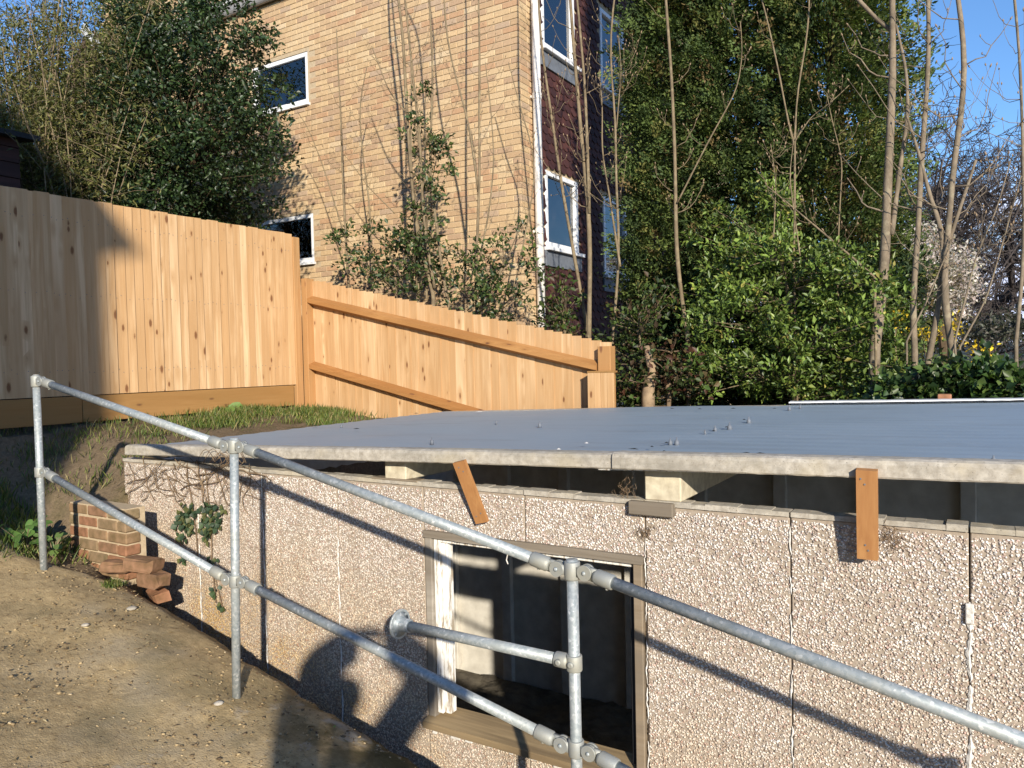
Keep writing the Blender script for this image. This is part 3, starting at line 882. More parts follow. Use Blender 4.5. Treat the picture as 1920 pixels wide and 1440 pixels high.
while y > 1.4:
    o = link('board', bm_var[k % 6], None, f1, (FX + random.uniform(0, .004), y, Z0 - .232))
    o.rotation_euler = (random.gauss(0, .0012), 0, -.045 + random.gauss(0, .014))
    y -= .0965 + random.uniform(-.014, .010); k += 1
for (a, b) in ((1.4, 3.9), (3.905, 6.40)):
    MB().bbox(FX - .002, FX + .030, a, b, Z0 - .475, Z0 - .240, .003).build('gravel_board', M['fence_gravel'], f1)
for yy in (1.6, 4.0):
    MB().bbox(FX - .115, FX - .015, yy, yy + .1, Z0 - .9, Z0 + 1.5, .004).build('post', M['fence_post'], f1)
for zz in (Z0 - .05, Z0 + .65, Z0 + 1.3):
    MB().bbox(FX - .075, FX - .018, 1.4, 6.4, zz, zz + .07, .003).build('arris_rail', M['fence_gravel'], f1)
nl = MB()
for o in f1.children:
    if o.name.split('.')[0] == 'board':
        for zz in (.22, .90, 1.56):
            for q in (.035, .075):
                b = Vector((o.location.x + .004 + .012 * q / .125 + .0035, o.location.y + q, o.location.z + zz + random.gauss(0, .012))); nl.tube([b, b + Vector((.0045, 0, 0))], [.0032, .0028], 6)
tag(nl.build('nails', M['lead'], f1), kind='stuff')
# concrete footing lump and stones under the open end of the gravel board
MB().bbox(FX - .06, FX + .04, 6.442, 6.545, Z0 - 1.0, Z0 + 1.50, .005).build('end_post', M['fence_post'], f1)

# ------------------------------------------------------------------ raking fence behind the garage
f2 = thing('raking_fence', (-5.0, 6.55, Z0 - .9), 'lower raking fence stepping down behind the garage, rails showing', 'fence')
FY = 6.66
slope = -(.997 - .103) / (6.896 - 2.943)
def top2(x): return Z0 + .985 + slope * (x + 6.85)
x = -6.84; k = 0
while x < -3.00:
    w = .104 + random.uniform(-.004, .004)
    z1 = top2(x) + .012 + random.uniform(-.005, .006); z0 = Z0 - 1.35
    m = MB(); t1, t2 = (.016, .006); bow = random.uniform(-.003, .003)
    m.add([(0, 0, z0), (w + .018, 0, z0), (w + .018, t2, z0), (0, t1, z0), (0, 0, z1), (w + .018, 0, z1 - .004), (w + .018, t2, z1 - .004), (0, t1, z1)],
          [(0, 3, 2, 1), (4, 5, 6, 7), (0, 1, 5, 4), (1, 2, 6, 5), (2, 3, 7, 6), (3, 0, 4, 7)])
    me = m.mesh('board'); me.materials.append(M['fence'])
    link('board', me, None, f2, (x, FY + random.uniform(0, .007), 0))
    COL.objects[-1].rotation_euler = (0, random.gauss(0, .002), random.gauss(.02, .015)) if False else (0, 0, random.gauss(-.03, .02))
    x += w; k += 1
def rail2(z_at0, xa, xb, nm='arris_rail'):
    m = MB()
    pts = []
    for xx in (xa, xb):
        zc = z_at0 + slope * (xx + 6.88)
        pts += [(xx, FY - .003, zc + .060), (xx, FY - .095, zc + .022), (xx, FY - .095, zc - .022), (xx, FY - .003, zc - .055)]
    m.add(pts, [(0, 1, 2, 3), (7, 6, 5, 4), (0, 4, 5, 1), (1, 5, 6, 2), (2, 6, 7, 3), (3, 7, 4, 0)])
    return m.build(nm, M['fence_rail'], f2)
rail2(Z0 + .765, -6.86, -3.10); rail2(Z0 - .015, -6.86, -3.10)
MB().bbox(-6.925, -6.84, FY - .10, FY + .03, Z0 - 1.2, Z0 + 1.02, .004).build('post', M['fence_post'], f2)
MB().bbox(-3.085, -2.955, FY - .085, FY + .030, Z0 - 1.4, Z0 + .11, .005).build('post', M['fence_post'], f2)
# boxed end in front of the last post: three narrow boards under a flat cap
for k in range(4):
    a = -3.150 + k * .066
    MB().bbox(a, a + .064, FY - .175 - (.003 if k % 2 else 0), FY - .155, Z0 - 1.3, Z0 - .135, .002).build('end_board', M['fence'], f2)
MB().bbox(-3.152, -2.884, FY - .178, FY - .088, Z0 - .134, Z0 - .118, .002).build('end_cap', M['fence_gravel'], f2)
MB().bbox(-3.152, -3.135, FY - .154, FY - .088, Z0 - 1.3, Z0 - .136, .002).build('end_board', M['fence'], f2)

# ------------------------------------------------------------------ the house
HX, HY = -4.77, 8.10
HL = -13.2; HTOP = Z0 + 6.6; HB = Z0 - 1.6
house = thing('brick_house', ((HX + HL) / 2, HY + 4, HB), 'buff brick house with a dark red tile-hung side wall behind the saplings', 'house')
GWIN = [(-9.42, -8.27, Z0 + 1.48, Z0 + 2.19), (-9.47, -8.29, Z0 + 3.76, Z0 + 4.50)]
RWIN = [(8.69, 9.61, Z0 + 1.43, Z0 + 2.41), (10.44, 11.30, Z0 + 1.22, Z0 + 2.38), (8.68, 9.60, Z0 + 3.95, Z0 + 5.1), (10.44, 11.30, Z0 + 3.95, Z0 + 5.1)]
def holed(name, a0, a1, z0, z1, holes, put, mat, parent):
    """a wall sheet of blocks laid round rectangular openings"""
    m = MB()
    As = sorted({a0, a1, *[h[0] for h in holes], *[h[1] for h in holes]}); Zs = sorted({z0, z1, *[h[2] for h in holes], *[h[3] for h in holes]})
    for i in range(len(As) - 1):
        for k in range(len(Zs) - 1):
            ca = (As[i] + As[i + 1]) / 2; cz = (Zs[k] + Zs[k + 1]) / 2
            if any(h[0] < ca < h[1] and h[2] < cz < h[3] for h in holes): continue
            put(m, As[i], As[i + 1], Zs[k], Zs[k + 1])
    return m.build(name, mat, parent)
gw = holed('gable_wall', HL, HX - .006, HB, HTOP, GWIN, lambda m, a, b, c, d: m.box(a, b, HY + .009, HY + .25, c, d), M['mortar'], house)
rw = holed('side_wall', HY + .26, HY + 9, HB, HTOP, RWIN, lambda m, a, b, c, d: m.box(HX - .28, HX - .012, a, b, c, d), M['mortar'], house)
MB().box(HX - .27, HX - .009, HY + .251, HY + .2595, HB, HTOP).build('wall_closer', M['mortar'], house)
BR = [(.56, .40, .23), (.51, .355, .205), (.61, .46, .28), (.46, .31, .18), (.575, .425, .255), (.48, .33, .205), (.43, .29, .185), (.62, .48, .31), (.47, .285, .165), (.53, .375, .21), (.44, .32, .225), (.59, .425, .245)]
def brick_mesh(L, D, col, nm='brick'):
    m = MB().bbox(0, L, 0, D, 0, .065, .004, col).mesh(nm); m.materials.append(M['brick']); return m
def pieces(name, items, parent, limit=300, mat=None):
    """items: (rank, mesh, location); the best-ranked become parts, the rest one joined part"""
    items = sorted(items, key=lambda t: t[0])
    for r, me, loc in items[:limit]: link(name, me, None, parent, loc)
    rest = items[limit:]
    if rest:
        m = MB()
        cache = {}
        for r, me, loc in rest:
            if me.name not in cache:
                cache[me.name] = ([tuple(v.co) for v in me.vertices], [tuple(p.vertices) for p in me.polygons], tuple(me.color_attributes['tint'].data[0].color)[:3])
            v, f, c = cache[me.name]
            m.add([(p[0] + loc[0], p[1] + loc[1], p[2] + loc[2]) for p in v], f, c)
        tag(m.build(name + '_field', mat, parent), kind='stuff')
def seen(p):
    q = np.array(p) - CAM; d = q @ CF
    return 960 + FPX * (q @ CR) / d, 720 - FPX * (q @ CU) / d
_m = np.array(BR).mean(0); BR = [tuple(np.array(c) * .88 + (_m * .12) + np.array([.008, .014, .016])) for c in BR]
ST = {}; HD = {}; CO = {}
for i, c in enumerate(BR):
    ST[i] = brick_mesh(.215, .05, c); HD[i] = brick_mesh(.1025, .05, c); CO[i] = MB().bbox(0, .1025, 0, .215, 0, .065, .004, c).mesh('brick'); CO[i].materials.append(M['brick'])
def pick(x, z):
    # bricks of one batch cluster together
    t = math.sin(x * 1.9 + z * 2.3) + math.sin(x * 4.1 - z * 3.1 + 2) + random.gauss(0, 1.1)
    i = int((t + 3.2) / 6.4 * len(BR)); return max(0, min(len(BR) - 1, (i * 5) % len(BR) if random.random() < .8 else random.randrange(len(BR))))
items = []
nc = int((HTOP - HB) / .075)
for c in range(nc):
    z = HB + c * .075 + .005
    x = HX
    first = True
    while x > HL:
        if first and c % 2: L = .1025
        else: L = .215
        xa = x - L
        col = pick(xa, z)
        inwin = any(xa < h[1] + .004 and x > h[0] - .004 and z + .065 > h[2] - .02 and z < h[3] + .004 for h in GWIN)
        px_, py_ = seen((xa, HY, z))
        vis = -20 < px_ < 1100 and -20 < py_ < 640 and z > Z0 + .3
        if not inwin and z > Z0 - .4:
            dist = math.hypot(xa, HY) + (0 if vis else 100) + (z - Z0) * .12
            me = CO[col] if (first and c % 2) else (ST[col] if L > .2 else HD[col])
            items.append((dist, me, (xa + (0 if not (first and c % 2) else 0), HY + random.uniform(-.001, .001), z)))
        x = xa - .010; first = False
    # return on the side wall
    if z > Z0 - .4:
        y = HY + (.225 if c % 2 else .0525)
        while y < HY + .44:
            col = pick(HX + y, z)
            items.append((60, CO[col] if y + .2 < HY + .6 else CO[col], (HX - .1025, y + .001, z))); y += .225
pieces('brick', items, gw, 300, M['brick'])
# hung tiles with rounded tails on the side wall
TC = [(.075, .028, .026), (.060, .023, .022), (.095, .036, .030), (.050, .020, .020)]  # kept very dark: shade on this wall is put into the tile colours
TM = []
for c in TC:
    m = MB(); w = .158; pr = [(0, .17)] + [(w / 2 - w / 2 * math.cos(a), .055 - .055 * math.sin(a)) for a in np.linspace(0, pi, 7)] + [(w, .17)]
    n = len(pr); V = [(-.002 + .018 * (1 - zz / .17), yy, zz) for yy, zz in pr] + [(-.012 + .016 * (1 - zz / .17), yy, zz) for yy, zz in pr]
    m.add(V, [tuple(range(n)), tuple(range(n, 2 * n))[::-1]] + [(i, i + n, (i + 1) % n + n, (i + 1) % n) for i in range(n)], c)
    me = m.mesh('hung_tile'); me.materials.append(M['tile']); TM.append(me)
items = []
r = 0; z = Z0 - .6
while z < HTOP - .1:
    y = HY + .46 + (.08 if r % 2 else 0)
    while y < HY + 5.4:
        if not any(h[0] - .10 < y < h[1] - .05 and h[2] - .25 < z < h[3] - .02 for h in RWIN):
            px_, py_ = seen((HX, y, z)); vis = 1000 < px_ < 1190 and -10 < py_ < 620
            items.append((y + (0 if vis else 50), random.choice(TM), (HX, y, z)))
        y += .162
    z += .105; r += 1
pieces('hung_tile', items, rw, 300, M['tile'])
def window_y(x0, x1, z0, z1, bar=False):
    """window in the gable, facing -y"""
    w = MB().bbox(x0, x1, HY + .02, HY + .09, z1 - .062, z1 - .001, .003).build('window', M['upvc'], house)
    for (a, b, c, d, nm) in ((x0 + .001, x0 + .062, z0 + .002, z1 - .063, 'frame_side'), (x1 - .062, x1 - .001, z0 + .002, z1 - .063, 'frame_side'), (x0 + .063, x1 - .063, z0 + .002, z0 + .075, 'frame_bottom')):
        MB().bbox(a, b, HY + .02, HY + .09, c, d, .003).build(nm, M['upvc'], w)
    if bar: MB().bbox((x0 + x1) / 2 - .04, (x0 + x1) / 2 + .04, HY + .022, HY + .088, z0 + .076, z1 - .063, .003).build('mullion', M['upvc'], w)
    MB().box(x0 + .055, x1 - .055, HY + .052, HY + .058, z0 + .06, z1 - .055).build('pane', M['glass'], w)
    MB().bbox(x0 - .03, x1 + .03, HY - .045, HY + .06, z0 - .035, z0 + .001, .004).build('sill', M['upvc'], w)
    MB().box(x0 - .1, x1 + .1, HY + .75, HY + .76, z0 - .2, z1 + .2).build('room_dark_backing', M['void'], w)  # dark sheet stands in for the unlit room behind the pane
for h in GWIN: window_y(*h, bar=False)
def window_x(y0, y1, z0, z1):
    w = MB().bbox(HX - .07, HX + .012, y0, y1, z1 - .062, z1 - .001, .003).build('window', M['upvc'], house)
    for (a, b, c, d, nm) in ((y0 + .001, y0 + .062, z0 + .002, z1 - .063, 'frame_side'), (y1 - .085, y1 - .001, z0 + .002, z1 - .063, 'frame_side'), (y0 + .063, y1 - .086, z0 + .002, z0 + .075, 'frame_bottom')):
        MB().bbox(HX - .07, HX + .012, a, b, c, d, .003).build(nm, M['upvc'], w)
    MB().box(HX - .035, HX - .029, y0 + .055, y1 - .08, z0 + .06, z1 - .055).build('pane', M['glass'], w)
    MB().bbox(HX - .05, HX + .085, y0 - .05, y1 + .05, z0 - .045, z0 + .001, .004).build('sill', M['upvc'], w)
    MB().bbox(HX - .005, HX + .03, y0 - .05, y1 + .05, z0 - .24, z0 - .046, .003).build('apron', M['lead'], w)
    MB().box(HX - .8, HX - .79, y0 - .1, y1 + .1, z0 - .2, z1 + .2).build('room_dark_backing', M['void'], w)  # near-black backing, the room's shade put into its colour
for h in RWIN: window_x(*h)
# white downpipe down the corner
dp = MB(); dp.tube([(HX + .075, HY + .30, HB), (HX + .075, HY + .30, Z0 + 6.2)], .052, 16); dpo = smooth_sides(dp.build('downpipe', M['pipe_white'], house))
for zz in (Z0 + .3, Z0 + 1.55, Z0 + 3.2, Z0 + 4.7):
    MB().tube([(HX + .075, HY + .30, zz), (HX + .075, HY + .30, zz + .07)], .059, 16).build('pipe_socket', M['pipe_white'], dpo)
    MB().bbox(HX - .01, HX + .028, HY + .27, HY + .33, zz + .02, zz + .05, .003).build('pipe_bracket', M['pipe_white'], dpo)
# gutter-like pipe across the upper gable
gu = MB(); n = 10
ga, gb = -12.6, -6.9; zc = Z0 + 5.42
V = []; Fc = []
prof = [(-.11, .06)] + [(-.055 - .055 * math.cos(a), .0 - .075 * math.sin(a)) for a in np.linspace(0, pi, 9)] + [(0.0, .06)]
for xx in (ga, gb):
    for (dy, dz) in prof: V.append((xx, HY - .006 + dy, zc + dz))
P = len(prof)
for k in range(P - 1): Fc.append((k, k + 1, k + 1 + P, k + P))
gu.add(V, Fc + [tuple(range(P)), tuple(range(P, 2 * P))[::-1]])
gu.build('gutter', M['pipe_grey'], house)
MB().bbox(ga, gb, HY - .15, HY - .004, zc + .062, zc + .15, .004).build('white_fascia', M['white_board'], house)
# roof, simple pitched, above the picture
rf = MB(); rf.add([(HL - .4, HY - .35, HTOP), (HX + .35, HY - .35, HTOP), (HX + .35, HY + 9.3, HTOP), (HL - .4, HY + 9.3, HTOP), ((HL + HX) / 2, HY - .35, HTOP + 2.6), ((HL + HX) / 2, HY + 9.3, HTOP + 2.6)],
                  [(0, 3, 2, 1), (0, 1, 4), (2, 3, 5), (1, 2, 5, 4), (3, 0, 4, 5)])
rf.build('roof', M['rooftile'], house)
MB().box(HL, HX - .3, HY + 8.9, HY + 9, HB, HTOP).build('rear_wall', M['mortar'], house)
MB().box(HL, HL + .2, HY + .26, HY + 8.89, HB, HTOP).build('far_side_wall', M['mortar'], house)

# white boarded house glimpsed through the branches at far left
nb = thing('white_house', (-17.5, 12.5, Z0 - 1.0), 'white boarded house glimpsed through branches at the top left', 'house')
for k in range(30):
    MB().bbox(-20.5, -15.4, 11.0 - .01 * (k % 2), 11.03, Z0 - 1 + k * .2, Z0 - 1 + k * .2 + .215, .004).build('weatherboard', M['white_board'], nb)
m = MB(); m.add([(-21, 10.6, Z0 + 4.9), (-14.9, 10.6, Z0 + 4.9), (-14.9, 17, Z0 + 4.9), (-21, 17, Z0 + 4.9), (-18, 10.6, Z0 + 8), (-18, 17, Z0 + 8)], [(0, 3, 2, 1), (0, 1, 4), (2, 3, 5), (1, 2, 5, 4), (3, 0, 4, 5)]); m.build('roof', M['rooftile'], nb)
MB().beam((-14.85, 10.5, Z0 + 4.85), (-18, 10.5, Z0 + 8.0), .04, .22, (0, 0, 1)).build('bargeboard', M['white_board'], nb)
MB().beam((-15.3, 10.9, Z0 - 1), (-15.3, 10.9, Z0 + 4.88), .12, .12, (0, 1, 0)).build('corner_board', M['white_board'], nb)
MB().box(-20.5, -15.45, 11.1, 16.5, Z0 - 1, Z0 + 4.85).build('wall_core', M['white_board'], nb)

# dark shed beyond the fence at the left edge
sp = onX(20, 300, -8.15)
shed = thing('garden_shed', (sp[0] - .8, sp[1] - 1.0, Z0 - .5), 'dark stained shed corner above the fence at the left edge', 'shed')
sx1, sy1 = onX(36, 300, -8.15)[0], onX(36, 300, -8.15)[1]
zt = onX(36, 262, -8.15)[2]
zz = Z0 - .5; k = 0
while zz < zt - .02:
    m = MB(); h = min(.145, zt - zz)
    m.add([(sx1 - .02, sy1 - 2.2, zz), (sx1 + .014, sy1 - 2.2, zz), (sx1 + .014, sy1, zz), (sx1 - .02, sy1, zz), (sx1 - .02, sy1 - 2.2, zz + h), (sx1 + .002, sy1 - 2.2, zz + h), (sx1 + .002, sy1, zz + h), (sx1 - .02, sy1, zz + h)],
          [(0, 3, 2, 1), (4, 5, 6, 7), (0, 1, 5, 4), (1, 2, 6, 5), (2, 3, 7, 6), (3, 0, 4, 7)])
    m.build('shed_board', M['shed_wood'], shed); zz += .15
MB().box(sx1 - 1.8, sx1 - .025, sy1 - 2.2, sy1 - .003, Z0 - .5, zt).build('shed_wall', M['shed_wood'], shed)
m = MB(); m.add([(sx1 - 2.0, sy1 - 2.3, zt + .26), (sx1 + .14, sy1 - 2.3, zt - .01), (sx1 + .14, sy1 + .14, zt - .01), (sx1 - 2.0, sy1 + .14, zt + .26), (sx1 - 2.0, sy1 - 2.3, zt + .31), (sx1 + .14, sy1 - 2.3, zt + .04), (sx1 + .14, sy1 + .14, zt + .04), (sx1 - 2.0, sy1 + .14, zt + .31)],
              [(0, 3, 2, 1), (4, 5, 6, 7), (0, 1, 5, 4), (1, 2, 6, 5), (2, 3, 7, 6), (3, 0, 4, 7)]); m.build('felt_roof', M['felt'], shed)

# ------------------------------------------------------------------ brick pier and loose bricks beside the path
RB = [(.32, .165, .10), (.27, .16, .10), (.32, .24, .15), (.28, .20, .125), (.30, .20, .12)]
pier = thing('brick_pier', (-5.05, 2.92, Z0 - 1.3), 'short old red brick retaining wall between path and garage corner', 'wall')
for c in range(6):
    x = -5.36; z = Z0 - .90 - .077 * (c + 1)
    first = c % 2
    while x < -4.72:
        L = .1025 if first else .215; first = 0
        x1_ = min(x + L, -4.70)
        if x1_ - x > .03: MB().bbox(x, x1_, 2.895 + random.uniform(-.006, .006), 3.0, z + random.uniform(-.002, .002), z + .066, .008, random.choice(RB)).build('brick', M['red_brick'], pier)
        x += L + .011
MB().box(-5.35, -4.71, 2.906, 3.04, Z0 - 1.40, Z0 - .904).build('mortar_bed', M['mortar'], pier)
def rubble(name, label, x, y, z, L, D, H, rz, rx=0.0):
    m = MB(); n = 7
    m.bbox(-L / 2, L / 2, -D / 2, D / 2, -H / 2, H / 2, .012, random.choice(RB[:2]))
    me = m.mesh('loose_brick', False)
    for v in me.vertices: v.co += Vector((random.gauss(0, .006), random.gauss(0, .006), random.gauss(0, .005)))
    me.materials.append(M['red_brick'])
    o = link(name, me, None, None, (x, y, z)); o.rotation_euler = (rx, .05, rz)
    return tag(o, label, 'brick')
rubble('loose_brick', 'broken orange brick lying topmost beside the path edge', -4.58, 2.93, Z0 - 1.245, .21, .13, .075, .35, -.1)
rubble('loose_brick', 'eroded brick under the broken orange one', -4.50, 2.95, Z0 - 1.335, .19, .12, .085, .1)
rubble('loose_brick', 'lowest crumbling brick wedged against the pebble wall', -4.52, 2.99, Z0 - 1.45, .17, .10, .08, -.3, .2)
rubble('loose_brick', 'dusty red brick piece half sunk near the brick wall foot', -4.76, 2.86, Z0 - 1.265, .17, .11, .07, .6)

# ------------------------------------------------------------------ foliage tools
def leaf_mesh(name, C, Dv, Nv, L, Wd, tint, fold=.25):
    """diamond leaves: C base points, Dv directions, Nv normals, L/Wd sizes"""
    n = len(C); Dv = unit(Dv); S = unit(np.cross(Dv, Nv)); Nn = unit(np.cross(S, Dv))
    L = np.broadcast_to(np.asarray(L, float).reshape(-1, 1), (n, 1)); Wd = np.broadcast_to(np.asarray(Wd, float).reshape(-1, 1), (n, 1))
    b = C; t = C + Dv * L - Nn * L * .12; mid = C + Dv * L * .48
    l = mid - S * Wd * .5 + Nn * Wd * fold; r = mid + S * Wd * .5 + Nn * Wd * fold
    V = np.stack([b, r, t, l], 1).reshape(-1, 3)
    i = 4 * np.arange(n)[:, None]
    Fc = np.concatenate([i + np.array([[0, 1, 2]]), i + np.array([[0, 2, 3]])], 0)
    return np_mesh(name, V, Fc, np.repeat(tint, 4, 0))
def colours(n, cols, probs=None, var=.25):
    cols = np.array(cols); c = cols[rng.choice(len(cols), n, p=probs)]
    return np.clip(c * rng.uniform(1 - var, 1 + var, (n, 1)), 0, 1)
def ball(n):
    return unit(rng.normal(size=(n, 3))) * rng.uniform(0, 1, (n, 1)) ** (1 / 2.2)
def clumps(cent, crad, per, flat=.8):
    """leaf bases around clump centres, with outward directions"""
    k = len(cent); o = ball(k * per); o[:, 2] *= flat
    rad = np.repeat(np.broadcast_to(np.asarray(crad, float).reshape(-1, 1), (k, 1)), per, 0)
    P = np.repeat(cent, per, 0) + o * rad
    return P, o
def px_points(ells, Ya, Yb, n, noise=0.0):
    """points whose line of sight falls in the given ellipses (photo pixels), at depths y in Ya..Yb"""
    w = np.array([e[2] * e[3] for e in ells], float); w /= w.sum()
    idx = rng.choice(len(ells), n, p=w); out = np.zeros((n, 3))
    for i in range(n):
        e = ells[idx[i]]; a = rng.uniform(0, 2 * pi); r = math.sqrt(rng.uniform(0, 1))
        px_ = e[0] + math.cos(a) * r * e[2]; py_ = e[1] + math.sin(a) * r * e[3]
        ya = e[4] if len(e) > 4 else Ya; yb = e[5] if len(e) > 5 else Yb
        out[i] = onY(px_, py_, rng.uniform(ya, yb))
    return out
def plant(name, label, cat, base, group=None):
    return thing(name, tuple(base), label, cat, group)
def foliage(parent, nm, cent, crad, per, L, Wd, cols, mat, probs=None, droop=0.0, up=.25, var=.25, fold=.25, flat=.8):
    P, o = clumps(cent, crad, per, flat); n = len(P)
    D = unit(o + rng.normal(0, .55, (n, 3)) + np.array([0, 0, up - droop]))
    N = unit(rng.normal(0, .6, (n, 3)) + np.array([0.15, -.35, .75]))
    Ls = rng.uniform(.5, 1.35, n) * L
    tone = np.repeat(rng.uniform(.55, 1.25, (len(cent), 1)), per, 0)
    me = leaf_mesh(nm, P, D, N, Ls, Ls * Wd / L * rng.uniform(.85, 1.15, n), np.clip(colours(n, cols, probs, var) * tone, 0, .9), fold)
    return link(nm, me, mat, parent)
def limb(m, a, b, r0, r1, bend=.1, seg=5, sides=5):
    a = Vector(a); b = Vector(b); L = (b - a).length
    off = Vector(rng.normal(0, 1, 3)) * L * bend
    pts = []; rs = []
    for i in range(seg + 1):
        t = i / seg; p = a.lerp(b, t) + off * (t * (1 - t) * 2); pts.append(p); rs.append(r0 + (r1 - r0) * t)
    m.tube(pts, rs, sides); return pts
def skeleton(parent, root, cents, mat, r0=.05, share=.5, nm='trunk', forks=5):
    """trunk with limbs reaching a sample of the clump centres"""
    m = MB(); root = Vector(root); top = Vector(cents.mean(0)); top.z = max(top.z, root.z + .3)
    tp = limb(m, root, top, r0, r0 * .55, .06, 6, 7)
    sel = cents[rng.choice(len(cents), max(3, int(len(cents) * share)), replace=False)]
    hubs = []
    for k in range(forks):
        c = sel[rng.integers(len(sel))]; s_ = tp[rng.integers(1, len(tp))]
        hubs += limb(m, s_, Vector(s_).lerp(Vector(c), .65), r0 * .42, r0 * .2, .12, 4, 5)[1:]
    allh = hubs + tp[2:]
    for c in sel:
        c = Vector(c); h = min(allh, key=lambda q: (q - c).length + max(0, (q.z - c.z)) * .6)
        limb(m, h, c, max(.004, r0 * .12), .0025, .1, 3, 4)
    return m.build(nm, mat, parent)

# ------------------------------------------------------------------ shade-giving house behind the viewer (off picture)
def back_along(p, t): return np.array(p) - np.array(LIGHT) * t
edge = onX(207, 600, FX); eave = onX(236, 466, FX)
T = 12.5
cz = back_along(edge, T); ez = back_along(eave, T)
bh = thing('neighbouring_house', (cz[0] - 3, cz[1] - 4, -1), 'house behind the viewer that shades the near end of the tall fence', 'house')
# its corner stands on the shadow line; walls run away from the sun side
ux = np.array([-.955, -.297, 0]); uy = np.array([.297, -.955, 0])        # u along shaded front, away to the left
def bhp(a, b, z): return tuple(np.array([cz[0], cz[1], 0]) + ux * a + uy * b + np.array([0, 0, z]))
ev = ez[2]
m = MB(); V = [bhp(0, 0, -1.3), bhp(8, 0, -1.3), bhp(8, 6, -1.3), bhp(0, 6, -1.3), bhp(0, 0, ev), bhp(8, 0, ev), bhp(8, 6, ev), bhp(0, 6, ev)]
m.add(V, [(0, 3, 2, 1), (4, 5, 6, 7), (0, 1, 5, 4), (1, 2, 6, 5), (2, 3, 7, 6), (3, 0, 4, 7)]); m.build('wall', M['mortar'], bh)
o_ = -.13
m = MB(); m.add([bhp(o_, -.3, ev - .02), bhp(o_, 6.3, ev - .02), bhp(8.3, 6.3, ev - .02), bhp(8.3, -.3, ev - .02), bhp(4, -.3, ev + 4.4), bhp(4, 6.3, ev + 4.4)],
                [(0, 1, 2, 3), (0, 3, 4), (1, 5, 2), (0, 4, 5, 1), (3, 2, 5, 4)]); m.build('roof', M['rooftile'], bh)

# ------------------------------------------------------------------ photographer, standing behind the lens with the phone held high
def person():
    me = bpy.data.meshes.new('person')
    R_ = Vector((CR[0], CR[1], 0)).normalized(); F_ = Vector((CF[0], CF[1], 0)).normalized()
    C = Vector(CAM)
    def P(r, f, z): return C + R_ * r + F_ * f + Vector((0, 0, z))
    gz = path_z(float(P(-.08, -.35, 0).x), float(P(-.08, -.35, 0).y)) - Z0
    V = []; Ed = []; Rr = []
    def v(p, r): V.append(p); Rr.append(r); return len(V) - 1
    pel = v(P(-.08, -.40, gz + .93), .22); wa = v(P(-.08, -.40, gz + 1.10), .21); ch = v(P(-.08, -.39, -.66), .20); nk = v(P(-.08, -.36, -.48), .055); hd = v(P(-.085, -.32, -.36), .075); h2 = v(P(-.085, -.31, -.26), .095); h3 = v(P(-.085, -.31, -.17), .06)
    Ed += [(pel, wa), (wa, ch), (ch, nk), (nk, hd), (hd, h2), (h2, h3)]
    for s, sho, elb, wri in ((1, (.12, -.37, -.55), (.37, -.20, -.16), (.15, -.06, -.06)), (-1, (-.27, -.37, -.55), (-.31, -.20, -.17), (-.12, -.06, -.06))):
        a = v(P(*sho), .125); b = v(P(*elb), .135); c = v(P(*wri), .115); d = v(P(wri[0] - s * .03, wri[1] + .0, wri[2] + .02), .075)
        Ed += [(ch, a), (a, b), (b, c), (c, d)]
        for k in range(4):
            f1_ = v(P(wri[0] - s * (.025 + .012 * k), wri[1] + .035, wri[2] + .085 - .02 * k), .009); f2_ = v(P(wri[0] - s * (.045 + .012 * k), wri[1] + .035, wri[2] + .10 - .022 * k), .008); Ed += [(d, f1_), (f1_, f2_)]
        t1_ = v(P(wri[0] - s * .03, wri[1] - .0, wri[2] + .05), .010); Ed += [(d, t1_)]
    for s in (1, -1):
        hp = v(P(-.08 + s * .10, -.40, gz + .88), .095); kn = v(P(-.08 + s * .13, -.36, gz + .48), .062); an = v(P(-.08 + s * .15, -.40, gz + .09), .042); ft = v(P(-.08 + s * .17, -.27, gz + .035), .038)
        Ed += [(pel, hp), (hp, kn), (kn, an), (an, ft)]
    me.from_pydata(V, Ed, [])
    o = bpy.data.objects.new('person', me); COL.objects.link(o)
    sk = o.modifiers.new('skin', 'SKIN'); sk.use_smooth_shade = True
    for i, d in enumerate(me.skin_vertices[0].data): d.radius = (Rr[i], Rr[i]); d.use_root = (i == 0)
    o.modifiers.new('sub', 'SUBSURF').levels = 1
    me.materials.append(M['cloth'])
    tag(o, 'person in dark clothes behind the viewpoint holding a phone up high', 'person')
    hair = MB(); c = P(-.085, -.325, -.24)
    for i in range(6):
        a0 = -.2 + i * .35; 
    hair.tube([c + Vector((0, 0, -.06)), c + Vector((0, 0, .02)), c + Vector((0, 0, .075)), c + Vector((0, 0, .10))], [.098, .105, .075, .02], 12); hair.build('hair', M['bark_dark'], o, True)
    ph = MB(); ph.beam(P(-.075, -.012, -.002), P(.075, -.012, -.002), .008, .072, (0, 0, 1)); tag(ph.build('phone', M['phone']), 'dark phone held up in both hands of the person', 'phone')
person()

